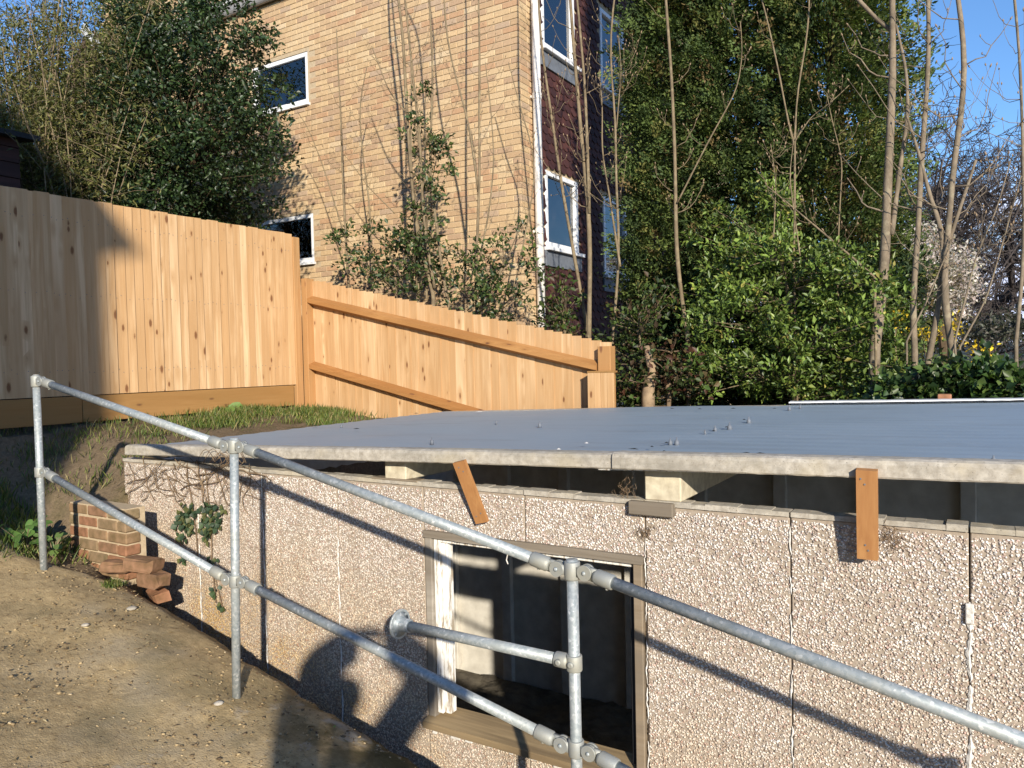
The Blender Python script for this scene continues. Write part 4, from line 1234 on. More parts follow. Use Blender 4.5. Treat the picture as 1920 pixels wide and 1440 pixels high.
# ------------------------------------------------------------------ bare saplings and poles
def resample(pts, n):
    P = np.array(pts, float); d = np.r_[0, np.cumsum(np.linalg.norm(np.diff(P, axis=0), axis=1))]
    t = np.linspace(0, d[-1], n); return np.stack([np.interp(t, d, P[:, k]) for k in range(3)], 1)
def soften(P, it=2):
    for _ in range(it):
        Q = P.copy(); Q[1:-1] = (P[:-2] + 2 * P[1:-1] + P[2:]) / 4; P = Q
    return P
def stem_path(pxs, Y, lean=0.0, up=1.2):
    pts = [onY(x, y, Y + lean * k / max(1, len(pxs) - 1) + rng.normal(0, .03)) for k, (x, y) in enumerate(pxs)]
    if pxs[-1][1] <= 5:                       # grows on above the picture
        d = pts[-1] - pts[-2]; d = d / np.linalg.norm(d)
        pts += [pts[-1] + d * up * .5 + rng.normal(0, .04, 3), pts[-1] + d * up + rng.normal(0, .08, 3)]
    return soften(resample(pts, 22), 3)
def sapling(name, label, stems, Y, rpx, twigs=10, tl=.5, mat='bark_sapling', buds=True, group='bare saplings between fence and house', ground=None, lean=0.0):
    """stems: list of (photo polyline bottom to top, thickness factor)"""
    first = stem_path(stems[0][0], Y, lean)
    p0 = first[0].copy()
    t = plant(name, label, 'sapling', p0, group)
    tw = MB(); bd = MB()
    for si, (pl, th) in enumerate(stems):
        P = stem_path(pl, Y, lean)
        if si == 0:
            g0 = P[0].copy(); g0[2] = min(ground if ground is not None else Z0 - 1.2, g0[2] - .25); g0[:2] += rng.normal(0, .02, 2); P = np.vstack([g0, P])
        depth = abs((P.mean(0) - CAM) @ CF)
        r0 = rpx * .64 * th * depth / FPX
        n = len(P); rs = [max(.0035, r0 * (1 - .62 * i / n) * (1 + .05 * rng.normal())) for i in range(n)]
        m = MB(); m.tube(P, rs, 9); o = m.build('trunk', M[mat], t, True)
        for k in range(twigs if si == 0 else max(3, twigs * 2 // 3)):
            i = int(rng.uniform(n * .3, n - 1)); b = P[i]; a = rng.uniform(0, 2 * pi); L = tl * rng.uniform(.45, 1.2) * (1.1 - .5 * i / n)
            out = np.array([math.cos(a), math.sin(a), 0]); pts = []
            for s_ in np.linspace(0, 1, 6):
                pts.append(b + out * L * (s_ ** .8) * .75 + np.array([0, 0, 1]) * L * (.15 * s_ + .6 * s_ ** 2))
            pts = np.array(pts); pts[1:] += rng.normal(0, .012 * L / .5, (5, 3))
            rt = max(.0028, rs[i] * .28); tw.tube(pts, [rt * (1 - .6 * s_ / 5) for s_ in range(6)], 5)
            for j in range(2, 5):
                if rng.random() < .55:
                    q = pts[j]; e = q + rng.normal(0, .05, 3) + np.array([0, 0, .07]); tw.tube([q, (q + e) / 2 + rng.normal(0, .006, 3), e], [rt * .5, rt * .42, rt * .35], 4)
                    bd.tube([e, e + np.array([0, 0, .010]), e + np.array([0, 0, .022])], [.003, .006, .001], 5)
            e = pts[-1]; d = unit(pts[-1] - pts[-2]); bd.tube([e, e + d * .012, e + d * .030], [.0035, .0070, .001], 5)
    if tw.v: tag(tw.build('twigs', M[mat], t, True), kind='stuff')
    if buds and bd.v: tag(bd.build('buds', M['stump'], t, True), kind='stuff')
    return t
YB = 7.25
sapling('bare_sapling', 'slim bare sapling against brickwork, nearest the lower gable window', [([(655, 560), (650, 473), (642, 333), (638, 200), (633, 110), (631, 55)], 1), ([(645, 440), (613, 333), (593, 277), (578, 240), (558, 210)], .6)], YB, 3.6, 9, .5)
sapling('bare_sapling', 'thin kinked sapling second from the lower gable window', [([(700, 560), (695, 433), (692, 367), (683, 317), (677, 260), (673, 200), (680, 160), (688, 125)], 1), ([(740, 400), (690, 350), (655, 300), (640, 285)], .5)], YB + .1, 3.4, 9, .45)
sapling('multi_stem_sapling', 'tall multi-stemmed sapling rising from the dark evergreen shrub', [([(812, 552), (793, 477), (782, 433), (773, 367), (767, 267), (760, 167), (757, 67), (747, 0)], 1.25), ([(815, 540), (802, 477), (790, 367), (790, 267), (780, 200), (773, 133), (760, 0)], 1), ([(790, 300), (780, 233), (730, 173), (697, 87)], .6), ([(790, 500), (770, 330), (772, 150), (768, 60)], .8)], YB - .1, 5.0, 14, .5)
sapling('bare_sapling', 'straight grey sapling right of the multi-stemmed one', [([(842, 580), (823, 473), (817, 400), (805, 333), (808, 233), (813, 133), (808, 50), (803, 0)], 1)], YB - .05, 4.6, 11, .5)
sapling('forked_sapling', 'forked pale sapling midway along the brick gable', [([(892, 545), (893, 477), (900, 333), (898, 200), (900, 100), (897, 0)], 1), ([(900, 480), (917, 400), (927, 300), (920, 200), (910, 117)], .6), ([(897, 360), (880, 233), (847, 117), (837, 67), (832, 0)], .8)], YB, 4.4, 10, .5)
sapling('bare_sapling', 'wispy arching sapling leaning to the white downpipe', [([(965, 540), (985, 440), (1003, 340), (1000, 280), (980, 217), (953, 117)], 1)], YB + .2, 2.8, 9, .5)
sapling('bare_sapling', 'leaning sapling crossing the small window beside the downpipe', [([(1098, 600), (1077, 480), (1060, 390), (1043, 283), (1032, 200), (1017, 110), (1008, 0)], 1)], YB + .05, 5.5, 14, .5)
sapling('forked_sapling', 'stout twin-stemmed sapling in front of the dark red tiles', [([(1104, 640), (1107, 480), (1103, 367), (1093, 300), (1083, 167), (1073, 67), (1070, 0)], 1.25), ([(1105, 400), (1102, 300), (1100, 233), (1095, 133), (1088, 67), (1083, 0)], .85)], YB - .1, 6.2, 16, .55)
sapling('forked_sapling', 'wavy sapling pair left of the dark conifer', [([(1148, 640), (1163, 467), (1157, 383), (1153, 300), (1157, 233), (1150, 183), (1142, 110), (1145, 50), (1150, 0)], 1), ([(1163, 500), (1140, 350), (1128, 283), (1130, 200), (1123, 133)], .75), ([(1156, 240), (1165, 133), (1160, 67)], .5)], YB, 4.6, 15, .5)
sapling('bare_pole', 'tall pale pole in front of the conifer, nearest the red house wall', [([(1290, 640), (1267, 480), (1267, 367), (1265, 267), (1260, 167), (1257, 100), (1247, 0)], 1), ([(1270, 380), (1327, 267), (1383, 167), (1393, 100), (1388, 40)], .4)], YB - .05, 7.0, 9, .4)
sapling('bare_sapling', 'slim twiggy stem in front of the conifer middle', [([(1488, 480), (1490, 450), (1490, 267), (1493, 167), (1517, 67), (1517, 0)], 1), ([(1489, 270), (1483, 257), (1460, 133), (1430, 0)], .8), ([(1490, 265), (1520, 220), (1560, 190), (1592, 160)], .5)], YB - .1, 3.6, 8, .4)
sapling('bare_sapling', 'short crooked stem rising out of the bright laurel', [([(1570, 520), (1573, 417), (1580, 300), (1560, 227), (1550, 175)], 1)], YB - .1, 2.6, 7, .35)
sapling('leaning_stem', 'stem slanting down across the top of the laurel', [([(1640, 520), (1587, 473), (1500, 400), (1440, 350)], 1), ([(1500, 480), (1480, 330), (1492, 230)], .6), ([(1450, 460), (1455, 340), (1445, 270)], .6)], YB - .35, 3.8, 9, .4)
RT = 'bare trees right of the conifer'
sapling('bare_tree', 'thickest bare trunk beside the right edge of the conifer', [([(1640, 650), (1655, 540), (1660, 480), (1663, 367), (1670, 233), (1675, 100), (1673, 0)], 1.1), ([(1672, 440), (1687, 317), (1703, 217), (1700, 133), (1680, 45)], .55), ([(1676, 60), (1645, 40), (1612, 0)], .45)], 7.0, 14.5, 8, .6, 'bark_grey', True, RT)
sapling('bare_tree', 'straight grey trunk against blue sky, middle of three', [([(1715, 655), (1708, 560), (1720, 480), (1725, 333), (1733, 233), (1743, 100), (1740, 0)], 1)], 6.95, 10.0, 16, .8, 'bark_grey', True, RT)
sapling('bare_tree', 'curving forked trunk in front of the pink-white blossom', [([(1784, 650), (1768, 560), (1767, 500), (1780, 440), (1783, 333), (1797, 250), (1810, 167), (1808, 67), (1797, 0)], 1), ([(1768, 520), (1766, 430), (1743, 367), (1727, 300), (1700, 217)], .75)], 6.9, 11.0, 18, .9, 'bark_grey', True, RT)
sapling('bare_tree', 'short leaning trunk between the last two grey trunks', [([(1738, 690), (1748, 640), (1761, 564), (1765, 500), (1790, 420), (1830, 300)], 1)], 6.98, 9.5, 5, .5, 'bark_grey', True, RT)
sapling('bare_tree', 'thin bare trunk at the right edge of the picture', [([(1905, 640), (1921, 480), (1920, 367), (1915, 167), (1910, 67), (1902, 0)], 1)], 6.9, 6.0, 16, .8, 'bark_grey', True, RT)
for lab, pl in (('whippy shoot bending right beside the curving trunk', [(1790, 640), (1830, 480), (1870, 390), (1895, 300)]), ('long whippy shoot crossing the far oak', [(1800, 650), (1850, 560), (1890, 420), (1915, 330)]), ('slender shoot low in front of the pink-white blossom', [(1700, 640), (1740, 560), (1760, 510), (1790, 440)])):
    sapling('whip', lab, [(pl, 1)], 6.85, 3.2, 6, .5, 'bark_grey', True, RT)

# ------------------------------------------------------------------ holly tree over the fence
HOL = [(.028, .052, .018), (.038, .070, .022), (.02, .038, .015), (.06, .098, .03)]
t = plant('holly_tree', 'dark glossy holly tree overhanging the tall fence before the house', 'tree', (-7.95, 5.9, Z0 - .6))
cen = []
for _ in range(820):
    while True:
        o = ball(1)[0]
        p = np.array([-8.02, 6.0, Z0 + 2.05]) + o * np.array([1.42, 1.2, 2.75])
        if rng.random() < .25 + .75 * np.linalg.norm(o): break
    px_, py_ = seen(p)
    lim = 530 - 60 * max(0, (py_ - 250) / 180) if py_ > 60 else 500
    if px_ > lim + rng.normal(0, 22) or p[0] > FX - .42 and p[2] < Z0 + 1.95: continue
    if px_ < 110: continue
    cen.append(p)
cen = np.array(cen)
foliage(t, 'crown', cen, rng.uniform(.12, .27, len(cen)), 70, .058, .036, HOL, M['leaf_gloss'], [.35, .3, .2, .15], up=.15, fold=.3)
skeleton(t, (-7.95, 5.9, Z0 - .7), cen, M['bark_dark'], .10, .35)
# lighter ivy-green mass inside its upper left
t = plant('yellow_green_shrub', 'sunlit yellow-green shrub behind the holly at upper left', 'shrub', (-9.3, 6.4, Z0 - .6))
cen = px_points([(215, 60, 50, 110), (225, 160, 40, 60), (300, 30, 90, 40)], 6.6, 7.4, 90)
foliage(t, 'crown', cen, .2, 55, .05, .028, [(.11, .15, .03), (.08, .12, .03), (.05, .08, .02)], M['leaf'])
skeleton(t, (-9.6, 6.9, Z0 - .7), cen, M['bark_dark'], .05, .4)
# feathery olive thicket at far left
t = plant('feathery_thicket', 'tall feathery olive thicket of thin arching stems at far left', 'shrub', (-9.0, 4.4, Z0 - .6))
st = MB(); tips = []
for k in range(230):
    b = onY(rng.uniform(-60, 165), 420, rng.uniform(4.5, 5.6)); b[2] = Z0 - .55; a = rng.uniform(0, 2 * pi); L = rng.uniform(2.6, 5.2)
    out = np.array([math.cos(a), math.sin(a), 0]) * rng.uniform(.05, .30) + np.array([.0, .03, 0])
    pts = [b + np.array([0, 0, L * s_]) + out * L * s_ ** 1.8 + rng.normal(0, .025, 3) for s_ in np.linspace(0, 1, 8)]
    st.tube(pts, [.011 * (1 - .85 * i / 8) + .002 for i in range(8)], 4)
    for i in range(2, 8):
        for _ in range(4):
            q = pts[i] + rng.normal(0, .05, 3); e = q + np.array([rng.normal(0, .22), rng.normal(0, .22), rng.uniform(-.1, .3)]); st.tube([q, (q + e) / 2 + np.array([0, 0, .03]), e], [.0035, .003, .0018], 3, False); tips += [q, (q + e) / 2, e]
tag(st.build('stems', M['bark_sapling'], t, True), kind='stuff')
tips = np.array(tips)
foliage(t, 'leaves', tips, .14, 8, .066, .017, [(.17, .165, .05), (.13, .135, .04), (.21, .20, .065), (.08, .10, .028)], M['leaf'], up=-.1)
# dark evergreen under the thicket, between shed and holly
t = plant('dark_shrub', 'dark evergreen shrub between the shed and the holly above the fence', 'shrub', (-8.4, 4.7, Z0 - .6))
cen = px_points([(120, 330, 70, 60), (190, 300, 50, 110), (95, 260, 60, 60), (210, 200, 40, 80)], 5.1, 5.9, 120)
cen = cen[cen[:, 0] < FX - .35]
foliage(t, 'crown', cen, .17, 50, .05, .028, HOL, M['leaf_gloss'])
skeleton(t, (-8.6, 5.3, Z0 - .7), cen, M['bark_dark'], .05, .4)

# ------------------------------------------------------------------ evergreen shrubs at the foot of the gable
t = plant('evergreen_shrub', 'dark glossy shrub at the foot of the brick gable behind the raking fence', 'shrub', (-6.2, 7.3, Z0 - 1.0))
cen = px_points([(700, 470, 85, 50), (760, 500, 90, 60), (850, 530, 90, 45), (660, 450, 45, 30), (930, 560, 60, 40)], 6.95, 7.55, 100)
foliage(t, 'crown', cen, rng.uniform(.08, .16, len(cen)), 24, .062, .036, [(.035, .065, .018), (.05, .085, .022), (.025, .045, .014), (.10, .13, .04)], M['leaf_gloss'])
skeleton(t, onY(790, 600, 7.25) - np.array([0, 0, .3]), cen, M['bark_sapling'], .03, .6)
t = plant('climbing_holly', 'narrow column of holly leaves climbing the multi-stemmed sapling', 'shrub', onY(800, 560, 7.2))
cen = px_points([(795, 170, 22, 40), (800, 250, 40, 45), (815, 310, 42, 60), (800, 400, 45, 55), (845, 250, 25, 25), (760, 260, 12, 10)], 7.0, 7.4, 58)
foliage(t, 'leaves', cen, .085, 15, .062, .036, [(.04, .07, .022), (.06, .095, .03), (.09, .13, .035)], M['leaf_gloss'])
skeleton(t, onY(800, 560, 7.2), cen, M['bark_sapling'], .014, .8)
t = plant('evergreen_shrub', 'sparse leafy shrub beside the white downpipe at gable corner', 'shrub', onY(930, 580, 7.3) - np.array([0, 0, .5]))
cen = px_points([(900, 470, 60, 40), (960, 450, 45, 45), (985, 420, 20, 30), (930, 520, 80, 45), (1000, 500, 30, 50), (985, 590, 40, 25)], 7.0, 7.6, 52)
foliage(t, 'crown', cen, rng.uniform(.07, .13, len(cen)), 13, .058, .034, [(.06, .09, .025), (.09, .125, .03), (.04, .065, .02)], M['leaf_gloss'])
skeleton(t, onY(930, 600, 7.3) - np.array([0, 0, .3]), cen, M['bark_sapling'], .022, .8)
for lab, ells, n in (('low leafy growth under the red tiled wall', [(1060, 570, 40, 60), (1040, 610, 30, 30), (1090, 640, 40, 20)], 55), ('tangled shrub beside the end of the raking fence', [(1190, 610, 45, 60), (1180, 680, 40, 60), (1230, 560, 40, 40)], 80)):
    t = plant('leafy_shrub', lab, 'shrub', onY(ells[0][0], 700, 7.2))
    cen = px_points(ells, 6.8, 7.4, n)
    foliage(t, 'crown', cen, rng.uniform(.07, .13, len(cen)), 13, .06, .034, [(.06, .10, .022), (.10, .14, .03), (.035, .055, .018), (.08, .05, .025)], M['leaf'])
    skeleton(t, onY(ells[0][0], 720, 7.15), cen, M['bark_sapling'], .025, .8)

# ------------------------------------------------------------------ the conifers
CON = [(.10, .145, .042), (.14, .185, .05), (.066, .102, .034), (.185, .185, .058), (.20, .145, .062), (.044, .072, .026)]
def conifer(label, bx, by, rad, h, n, seed_col):
    t = plant('conifer', label, 'tree', (bx, by, -.6), 'dense green conifers between house and bare trees')
    m = MB(); m.tube([(bx, by, -.8), (bx + .05, by, 3), (bx, by, h)], [.16, .11, .03], 9); m.build('trunk', M['bark_dark'], t, True)
    # boughs
    tips = []
    br = MB()
    for k in range(n):
        z = rng.uniform(.2, h) ; f = z / h
        R = rad * (1.0 - max(0, f - .55) * 1.7) * rng.uniform(.50, 1.10) * (1 + .10 * math.sin(z * 3 + bx * 5))
        if R < .1: R = .1
        a = rng.uniform(0, 2 * pi)
        e = np.array([bx + math.cos(a) * R, by + math.sin(a) * R, z + rng.uniform(.05, .45)])
        s0_ = np.array([bx, by, z - .2])
        if k % 9 == 0: br.tube([s0_, (s0_ + e) / 2 - np.array([0, 0, .06]), e], [.012, .008, .003], 4, False)
        for q in (1.0, .78, .55): tips.append((e * q + s0_ * (1 - q) + rng.normal(0, .05, 3), a))
    tag(br.build('boughs', M['bark_dark'], t, True), kind='stuff')
    C = np.array([p for p, a in tips]); A = np.array([a for p, a in tips])
    K = len(C)
    # each tip carries a flattened spray: blades fan out in one tilted plane
    per = 32
    base = np.repeat(C, per, 0); ang = np.repeat(A, per)
    outw = np.stack([np.cos(ang), np.sin(ang), np.zeros_like(ang)], 1)
    tang = np.repeat(unit(rng.normal(size=(K, 3)) * .6 + np.stack([-np.sin(A), np.cos(A), np.zeros(K)], 1)), per, 0)
    tilt = np.repeat(rng.uniform(-.5, .75, K), per)[:, None]
    fan = np.tile(np.linspace(-1.15, 1.15, per), K)[:, None] + rng.normal(0, .2, (K * per, 1))
    D = unit(outw * np.cos(fan) + tang * np.sin(fan) + np.array([0, 0, 1]) * tilt + rng.normal(0, .18, (K * per, 3)))
    off = rng.uniform(-.05, .15, (K * per, 1)); P = base + unit(outw + np.array([0, 0, .35]) * 1.0) * off + rng.normal(0, .035, (K * per, 3))
    L = rng.uniform(.028, .062, K * per)
    Nn = unit(np.cross(tang, outw) + rng.normal(0, .3, (K * per, 3)))
    cl = np.repeat(colours(K, CON, [.28, .22, .22, .12, .06, .10], .25), per, 0) * rng.uniform(.8, 1.2, (K * per, 1))
    link('foliage', leaf_mesh('foliage', P, D, Nn, L, L * .50, np.clip(cl, 0, 1), .1), M['needle'], t)
    return t
def wpos(px_, Y): p = onY(px_, 600, Y); return p[0], p[1]
x_, y_ = wpos(1262, 8.8); conifer('dark conifer standing against the red tiled house wall', x_, y_, .62, 9.0, 1800, 0)
x_, y_ = wpos(1395, 8.85); conifer('tall middle conifer behind the bright laurel', x_, y_, .84, 9.6, 2500, 1)
x_, y_ = wpos(1562, 8.7); conifer('broad conifer with its edge against the blue sky', x_, y_, .80, 9.8, 2900, 2)

# ------------------------------------------------------------------ bright laurel and the hedge bottom
LAU = [(.125, .19, .033), (.165, .235, .045), (.075, .125, .026), (.22, .28, .055), (.32, .29, .07)]
t = plant('laurel_bush', 'bright green laurel bush in front of the conifers', 'shrub', onY(1480, 760, 7.4) - np.array([0, 0, .5]))
cen = px_points([(1360, 440, 70, 60, 7.2, 7.8), (1400, 500, 110, 80, 7.0, 7.7), (1340, 560, 70, 70), (1480, 520, 130, 90), (1600, 530, 95, 80), (1420, 620, 140, 70), (1550, 630, 130, 70), (1640, 580, 60, 60), (1380, 700, 90, 50), (1500, 710, 140, 45), (1620, 690, 60, 50), (1450, 380, 60, 50, 7.4, 7.9)], 6.75, 7.7, 470)
foliage(t, 'crown', cen, rng.uniform(.07, .145, len(cen)), 40, .056, .025, LAU, M['leaf_gloss'], [.36, .28, .22, .11, .03], up=.3)
skeleton(t, onY(1480, 760, 7.3) - np.array([0, 0, .4]), cen, M['bark_sapling'], .045, .55, 'trunk', 10)
t = plant('ivy_hedge', 'ivy and bramble hedge bottom behind the far roof edge at right', 'hedge', onY(1780, 770, 7.0) - np.array([0, 0, .5]))
cen = px_points([(1700, 735, 70, 30), (1790, 730, 70, 28), (1870, 715, 60, 35), (1760, 700, 50, 25), (1660, 745, 60, 20), (1890, 735, 60, 25), (1840, 690, 30, 25)], 6.6, 7.1, 150)
foliage(t, 'leaves', cen, rng.uniform(.08, .14, len(cen)), 17, .068, .055, [(.035, .075, .018), (.06, .11, .025), (.022, .05, .016), (.10, .15, .035)], M['leaf_gloss'])
skeleton(t, onY(1720, 760, 6.9) - np.array([0, 0, .3]), cen, M['bark_grey'], .03, .6)
t = plant('ivy_hedge', 'dim brown and green undergrowth between raking fence and laurel', 'hedge', onY(1230, 770, 7.0) - np.array([0, 0, .5]))
cen = px_points([(1190, 730, 40, 30), (1240, 700, 50, 50), (1290, 720, 50, 35), (1270, 660, 50, 40)], 6.7, 7.3, 80)
foliage(t, 'leaves', cen, .10, 11, .06, .036, [(.05, .07, .02), (.11, .08, .035), (.08, .035, .02), (.06, .10, .022)], M['leaf'])
skeleton(t, onY(1240, 770, 7.0) - np.array([0, 0, .3]), cen, M['vine'], .03, .9)
# deep shade behind: dense low evergreen that closes the view under the conifers
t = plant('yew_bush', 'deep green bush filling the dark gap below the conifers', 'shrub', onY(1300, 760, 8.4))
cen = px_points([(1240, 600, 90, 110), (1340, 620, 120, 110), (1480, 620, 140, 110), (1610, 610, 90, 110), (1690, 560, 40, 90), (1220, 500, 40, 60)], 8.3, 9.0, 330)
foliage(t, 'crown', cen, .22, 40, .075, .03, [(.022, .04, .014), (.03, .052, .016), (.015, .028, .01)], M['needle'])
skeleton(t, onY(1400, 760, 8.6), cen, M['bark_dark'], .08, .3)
# stump
sp_ = onY(1215, 735, 6.85)
m = MB(); m.tube([sp_ - np.array([0, 0, .5]), sp_, onY(1222, 690, 6.85), onY(1212, 650, 6.9)], [.075, .06, .045, .03], 9)
tag(m.build('tree_stump', M['stump'], None, True), 'pale broken stump among the undergrowth by the fence end', 'stump')

# ------------------------------------------------------------------ blossom, forsythia, far oak
t = plant('magnolia_tree', 'pink-white blossoming tree far behind the grey trunks', 'tree', onY(1790, 660, 18) - np.array([0, 0, 1.0]))
cen = px_points([(1765, 500, 65, 45), (1800, 550, 45, 40), (1735, 460, 40, 40), (1750, 545, 45, 40), (1720, 520, 25, 30)], 17, 19.5, 170)
foliage(t, 'blossom', cen, .22, 34, .085, .05, [(.66, .59, .57), (.72, .67, .65), (.56, .47, .46), (.42, .34, .33)], M['petal'], fold=.4)
skeleton(t, onY(1785, 660, 18) - np.array([0, 0, 1.2]), cen, M['bark_dark'], .12, .6)
for lab, ell in (('yellow forsythia blooms beside the thickest bare trunk', (1680, 605, 14, 22)), ('yellow forsythia blooms between the grey trunks', (1738, 625, 30, 16)), ('yellow forsythia blooms beside the curving trunk', (1790, 620, 16, 28)), ('yellow forsythia spray above the hedge at right', (1845, 660, 26, 18))):
    t = plant('forsythia', lab, 'shrub', onY(ell[0], ell[1] + 60, 7.7))
    cen = px_points([ell], 7.5, 8.1, 9)
    foliage(t, 'blossom', cen, .06, 11, .032, .018, [(.75, .50, .02), (.80, .58, .05)], M['petal'])
    skeleton(t, onY(ell[0], ell[1] + 70, 7.8), cen, M['bark_sapling'], .012, .9)
def oak(label, base, h, spread, seed):
    r_ = np.random.default_rng(seed); t = plant('oak_tree', label, 'tree', base); m = MB(); fine = []
    def grow(p, d, L, r, lv):
        n = 4; pts = [p]
        for i in range(n):
            d = unit(d + r_.normal(0, .24, 3) + np.array([0, 0, .05])); pts.append(pts[-1] + d * L / n)
        if lv < 4: m.tube(pts, [max(.010, r * (1 - .45 * i / n)) for i in range(n + 1)], 6 if lv < 2 else 4, False)
        else: fine.append(pts)
        if lv >= 6: return
        kids = (5, 5, 5, 4, 4, 4)[lv]
        for k in range(kids):
            i = int(r_.integers(1, n + 1)); dd = unit(d * .65 + r_.normal(0, .75, 3) + np.array([0, 0, .12]))
            grow(pts[i], dd, L * r_.uniform(.5, .75), max(.010, r * .52), lv + 1)
    b = np.array(base, float)
    m.tube([b - np.array([0, 0, 1]), b, b + np.array([.1, 0, h * .25])], [.62, .5, .40], 10)
    for k in range(7):
        a = 2 * pi * k / 7 + r_.normal(0, .2); grow(b + np.array([.1, 0, h * (.14 + .03 * (k % 4))]), np.array([math.cos(a), math.sin(a), r_.uniform(.15, .9)]), spread * .55, .20, 1)
    m.build('trunk', M['bark_oak'], t, True)
    f = MB()
    for pts in fine: f.tube(pts, [.018, .015, .012, .010, .007], 3, False)
    tag(f.build('twigs', M['bark_oak'], t), kind='stuff')
ob = onY(1845, 655, 42)
oak('huge bare spreading oak behind the blossom at right', ob - np.array([0, 0, 2.0]), 17.0, 12.5, 11)
# far hedge line under it
t = plant('far_hedge', 'far greyish hedge line below the oak at right', 'hedge', onY(1870, 655, 30))
cen = px_points([(1830, 622, 60, 14), (1900, 612, 60, 16), (1760, 630, 60, 16), (1700, 632, 60, 22)], 29, 33, 90)
foliage(t, 'leaves', cen, .5, 40, .17, .10, [(.085, .085, .06), (.06, .07, .045), (.11, .10, .08)], M['leaf'])

# ------------------------------------------------------------------ things growing on and beside the garage wall
iv = plant('wall_ivy', 'small patch of dull green ivy on the pebble wall', 'ivy', onY(370, 1010, GY0))
def on_wall(ells, n):
    P = px_points(ells, GY0 - .02, GY0 - .008, n); return P
P = on_wall([(352, 960, 20, 22), (346, 985, 16, 28), (398, 970, 20, 26), (385, 1000, 10, 14), (415, 955, 8, 14), (345, 1045, 8, 8), (400, 1045, 9, 7), (403, 1100, 10, 11), (418, 1135, 8, 9), (385, 945, 10, 8)], 190)
n = len(P); D = unit(np.stack([rng.normal(0, .6, n), rng.normal(-.35, .2, n), rng.normal(-.6, .5, n)], 1)); N = unit(np.stack([rng.normal(0, .35, n), np.full(n, -1.0), rng.normal(.2, .3, n)], 1))
link('leaves', leaf_mesh('leaves', P, D, N, rng.uniform(.03, .055, n), rng.uniform(.03, .05, n), colours(n, [(.05, .085, .045), (.07, .11, .05), (.04, .07, .04), (.12, .13, .05)]), .12), M['leaf'], iv)
vs = MB()
for pl in ([(372, 1060), (368, 1000), (360, 940), (352, 900), (350, 872)], [(405, 1130), (398, 1060), (396, 990), (390, 930), (385, 880)], [(418, 1140), (405, 1090), (395, 1040)]):
    vs.tube([onY(x, y, GY0 - .010) for x, y in pl], .004, 5)
vs.build('stems', M['vine'], iv, True)
dv = plant('dry_vine', 'leafless dry vine tangle over the top left of the pebble wall', 'vine', onY(300, 900, GY0))
v_ = MB()
for k in range(46):
    x = rng.uniform(238, 470); y = rng.uniform(858, 895); pts = []; a = rng.uniform(.3, 2.6)
    for s_ in range(8):
        pts.append(onY(x, y, GY0 - .012 - .012 * rng.random())); x += math.cos(a) * 11; y += abs(math.sin(a)) * 12; a += rng.normal(0, .42)
        if y > 985: break
    if len(pts) > 2: v_.tube(pts, rng.uniform(.0018, .0038), 4)
for k in range(10):
    x = rng.uniform(360, 430); pts = []; hgt = rng.uniform(8, 30)
    for s_ in np.linspace(0, 1, 7): pts.append(onY(x + s_ * 35, 868 - math.sin(s_ * pi) * hgt, 3.14 - .02 * rng.random()))
    v_.tube(pts, .0022, 4)
tag(v_.build('stems', M['vine'], dv, True), kind='stuff')
# old nest-like cobweb tufts where the wall meets the roof
for lab, c, r_, n in (('dusty grey root tuft on the wall beside the upright batten', (1672, 1010), 30, 60), ('small brown root tuft on the panel joint right of the window', (1208, 1000), 16, 45), ('dusty cobweb tuft beside the second roof beam', (1172, 915), 24, 45)):
    tf = MB()
    for k in range(n):
        b = onY(c[0] + rng.normal(0, r_ * .4), c[1] + rng.normal(0, r_ * .4), GY0 - .008 if c[1] > 950 else GY0 + .02); e = b + rng.normal(0, .02, 3) * np.array([1, .4, 1.2]); tf.tube([b, (b + e) / 2 + rng.normal(0, .006, 3), e], .0011, 3, False)
    tag(tf.build('root_tuft', M['vine'], None), lab, 'root tuft')

# ------------------------------------------------------------------ grass, weeds and litter
def blades(name, label, pts, h, w, cols, lean=.5, kind='stuff'):
    n = len(pts); a = rng.uniform(0, 2 * pi, n); D = unit(np.stack([np.cos(a) * lean * rng.uniform(.2, 1.6, n), np.sin(a) * lean * rng.uniform(.2, 1.6, n), np.ones(n)], 1))
    N = unit(rng.normal(size=(n, 3)) + np.array([0, -.6, .1])); L = h * rng.uniform(.4, 1.2, n)
    o = link(name, leaf_mesh(name, pts, D, N, L, np.full(n, w), colours(n, cols), .1), M['leaf'])
    return tag(o, label, 'grass', kind=kind)
def scatter(n, x0, x1, y0, y1, f):
    P = []
    while len(P) < n:
        x = rng.uniform(x0, x1); y = rng.uniform(y0, y1)
        if rng.random() < f(x, y): P.append((x, y, ground_z(x, y) - .004))
    return np.array(P)
def fg(x, y):
    c = .5 + .5 * math.sin(x * 5 + 1) * math.sin(y * 4.3)
    d = smooth(4.1, 4.8, y) * smooth(-5.75, -6.35, x) + .6 * smooth(5.2, 5.8, y) * smooth(-5.2, -5.5, x)
    return d * (.04 + .96 * c ** 2.2)
GR = [(.14, .19, .035), (.19, .22, .05), (.10, .15, .03), (.30, .26, .11), (.07, .11, .025)]
blades('grass', 'rough green grass along the foot of the tall fence', scatter(5200, -6.93, -5.14, 3.9, 6.4, fg), .10, .007, GR)
blades('grass', 'thin shaded grass on the bank behind the first post', scatter(1500, -7.3, -5.5, 2.3, 4.2, lambda x, y: .25 + .5 * (math.sin(x * 6) * math.sin(y * 5) > .1)), .09, .007, GR)
blades('grass', 'weedy grass round the foot of the first handrail post', scatter(2600, -6.6, -5.05, 1.9, 2.9, lambda x, y: smooth(-4.9, -5.4, x)), .12, .008, GR)
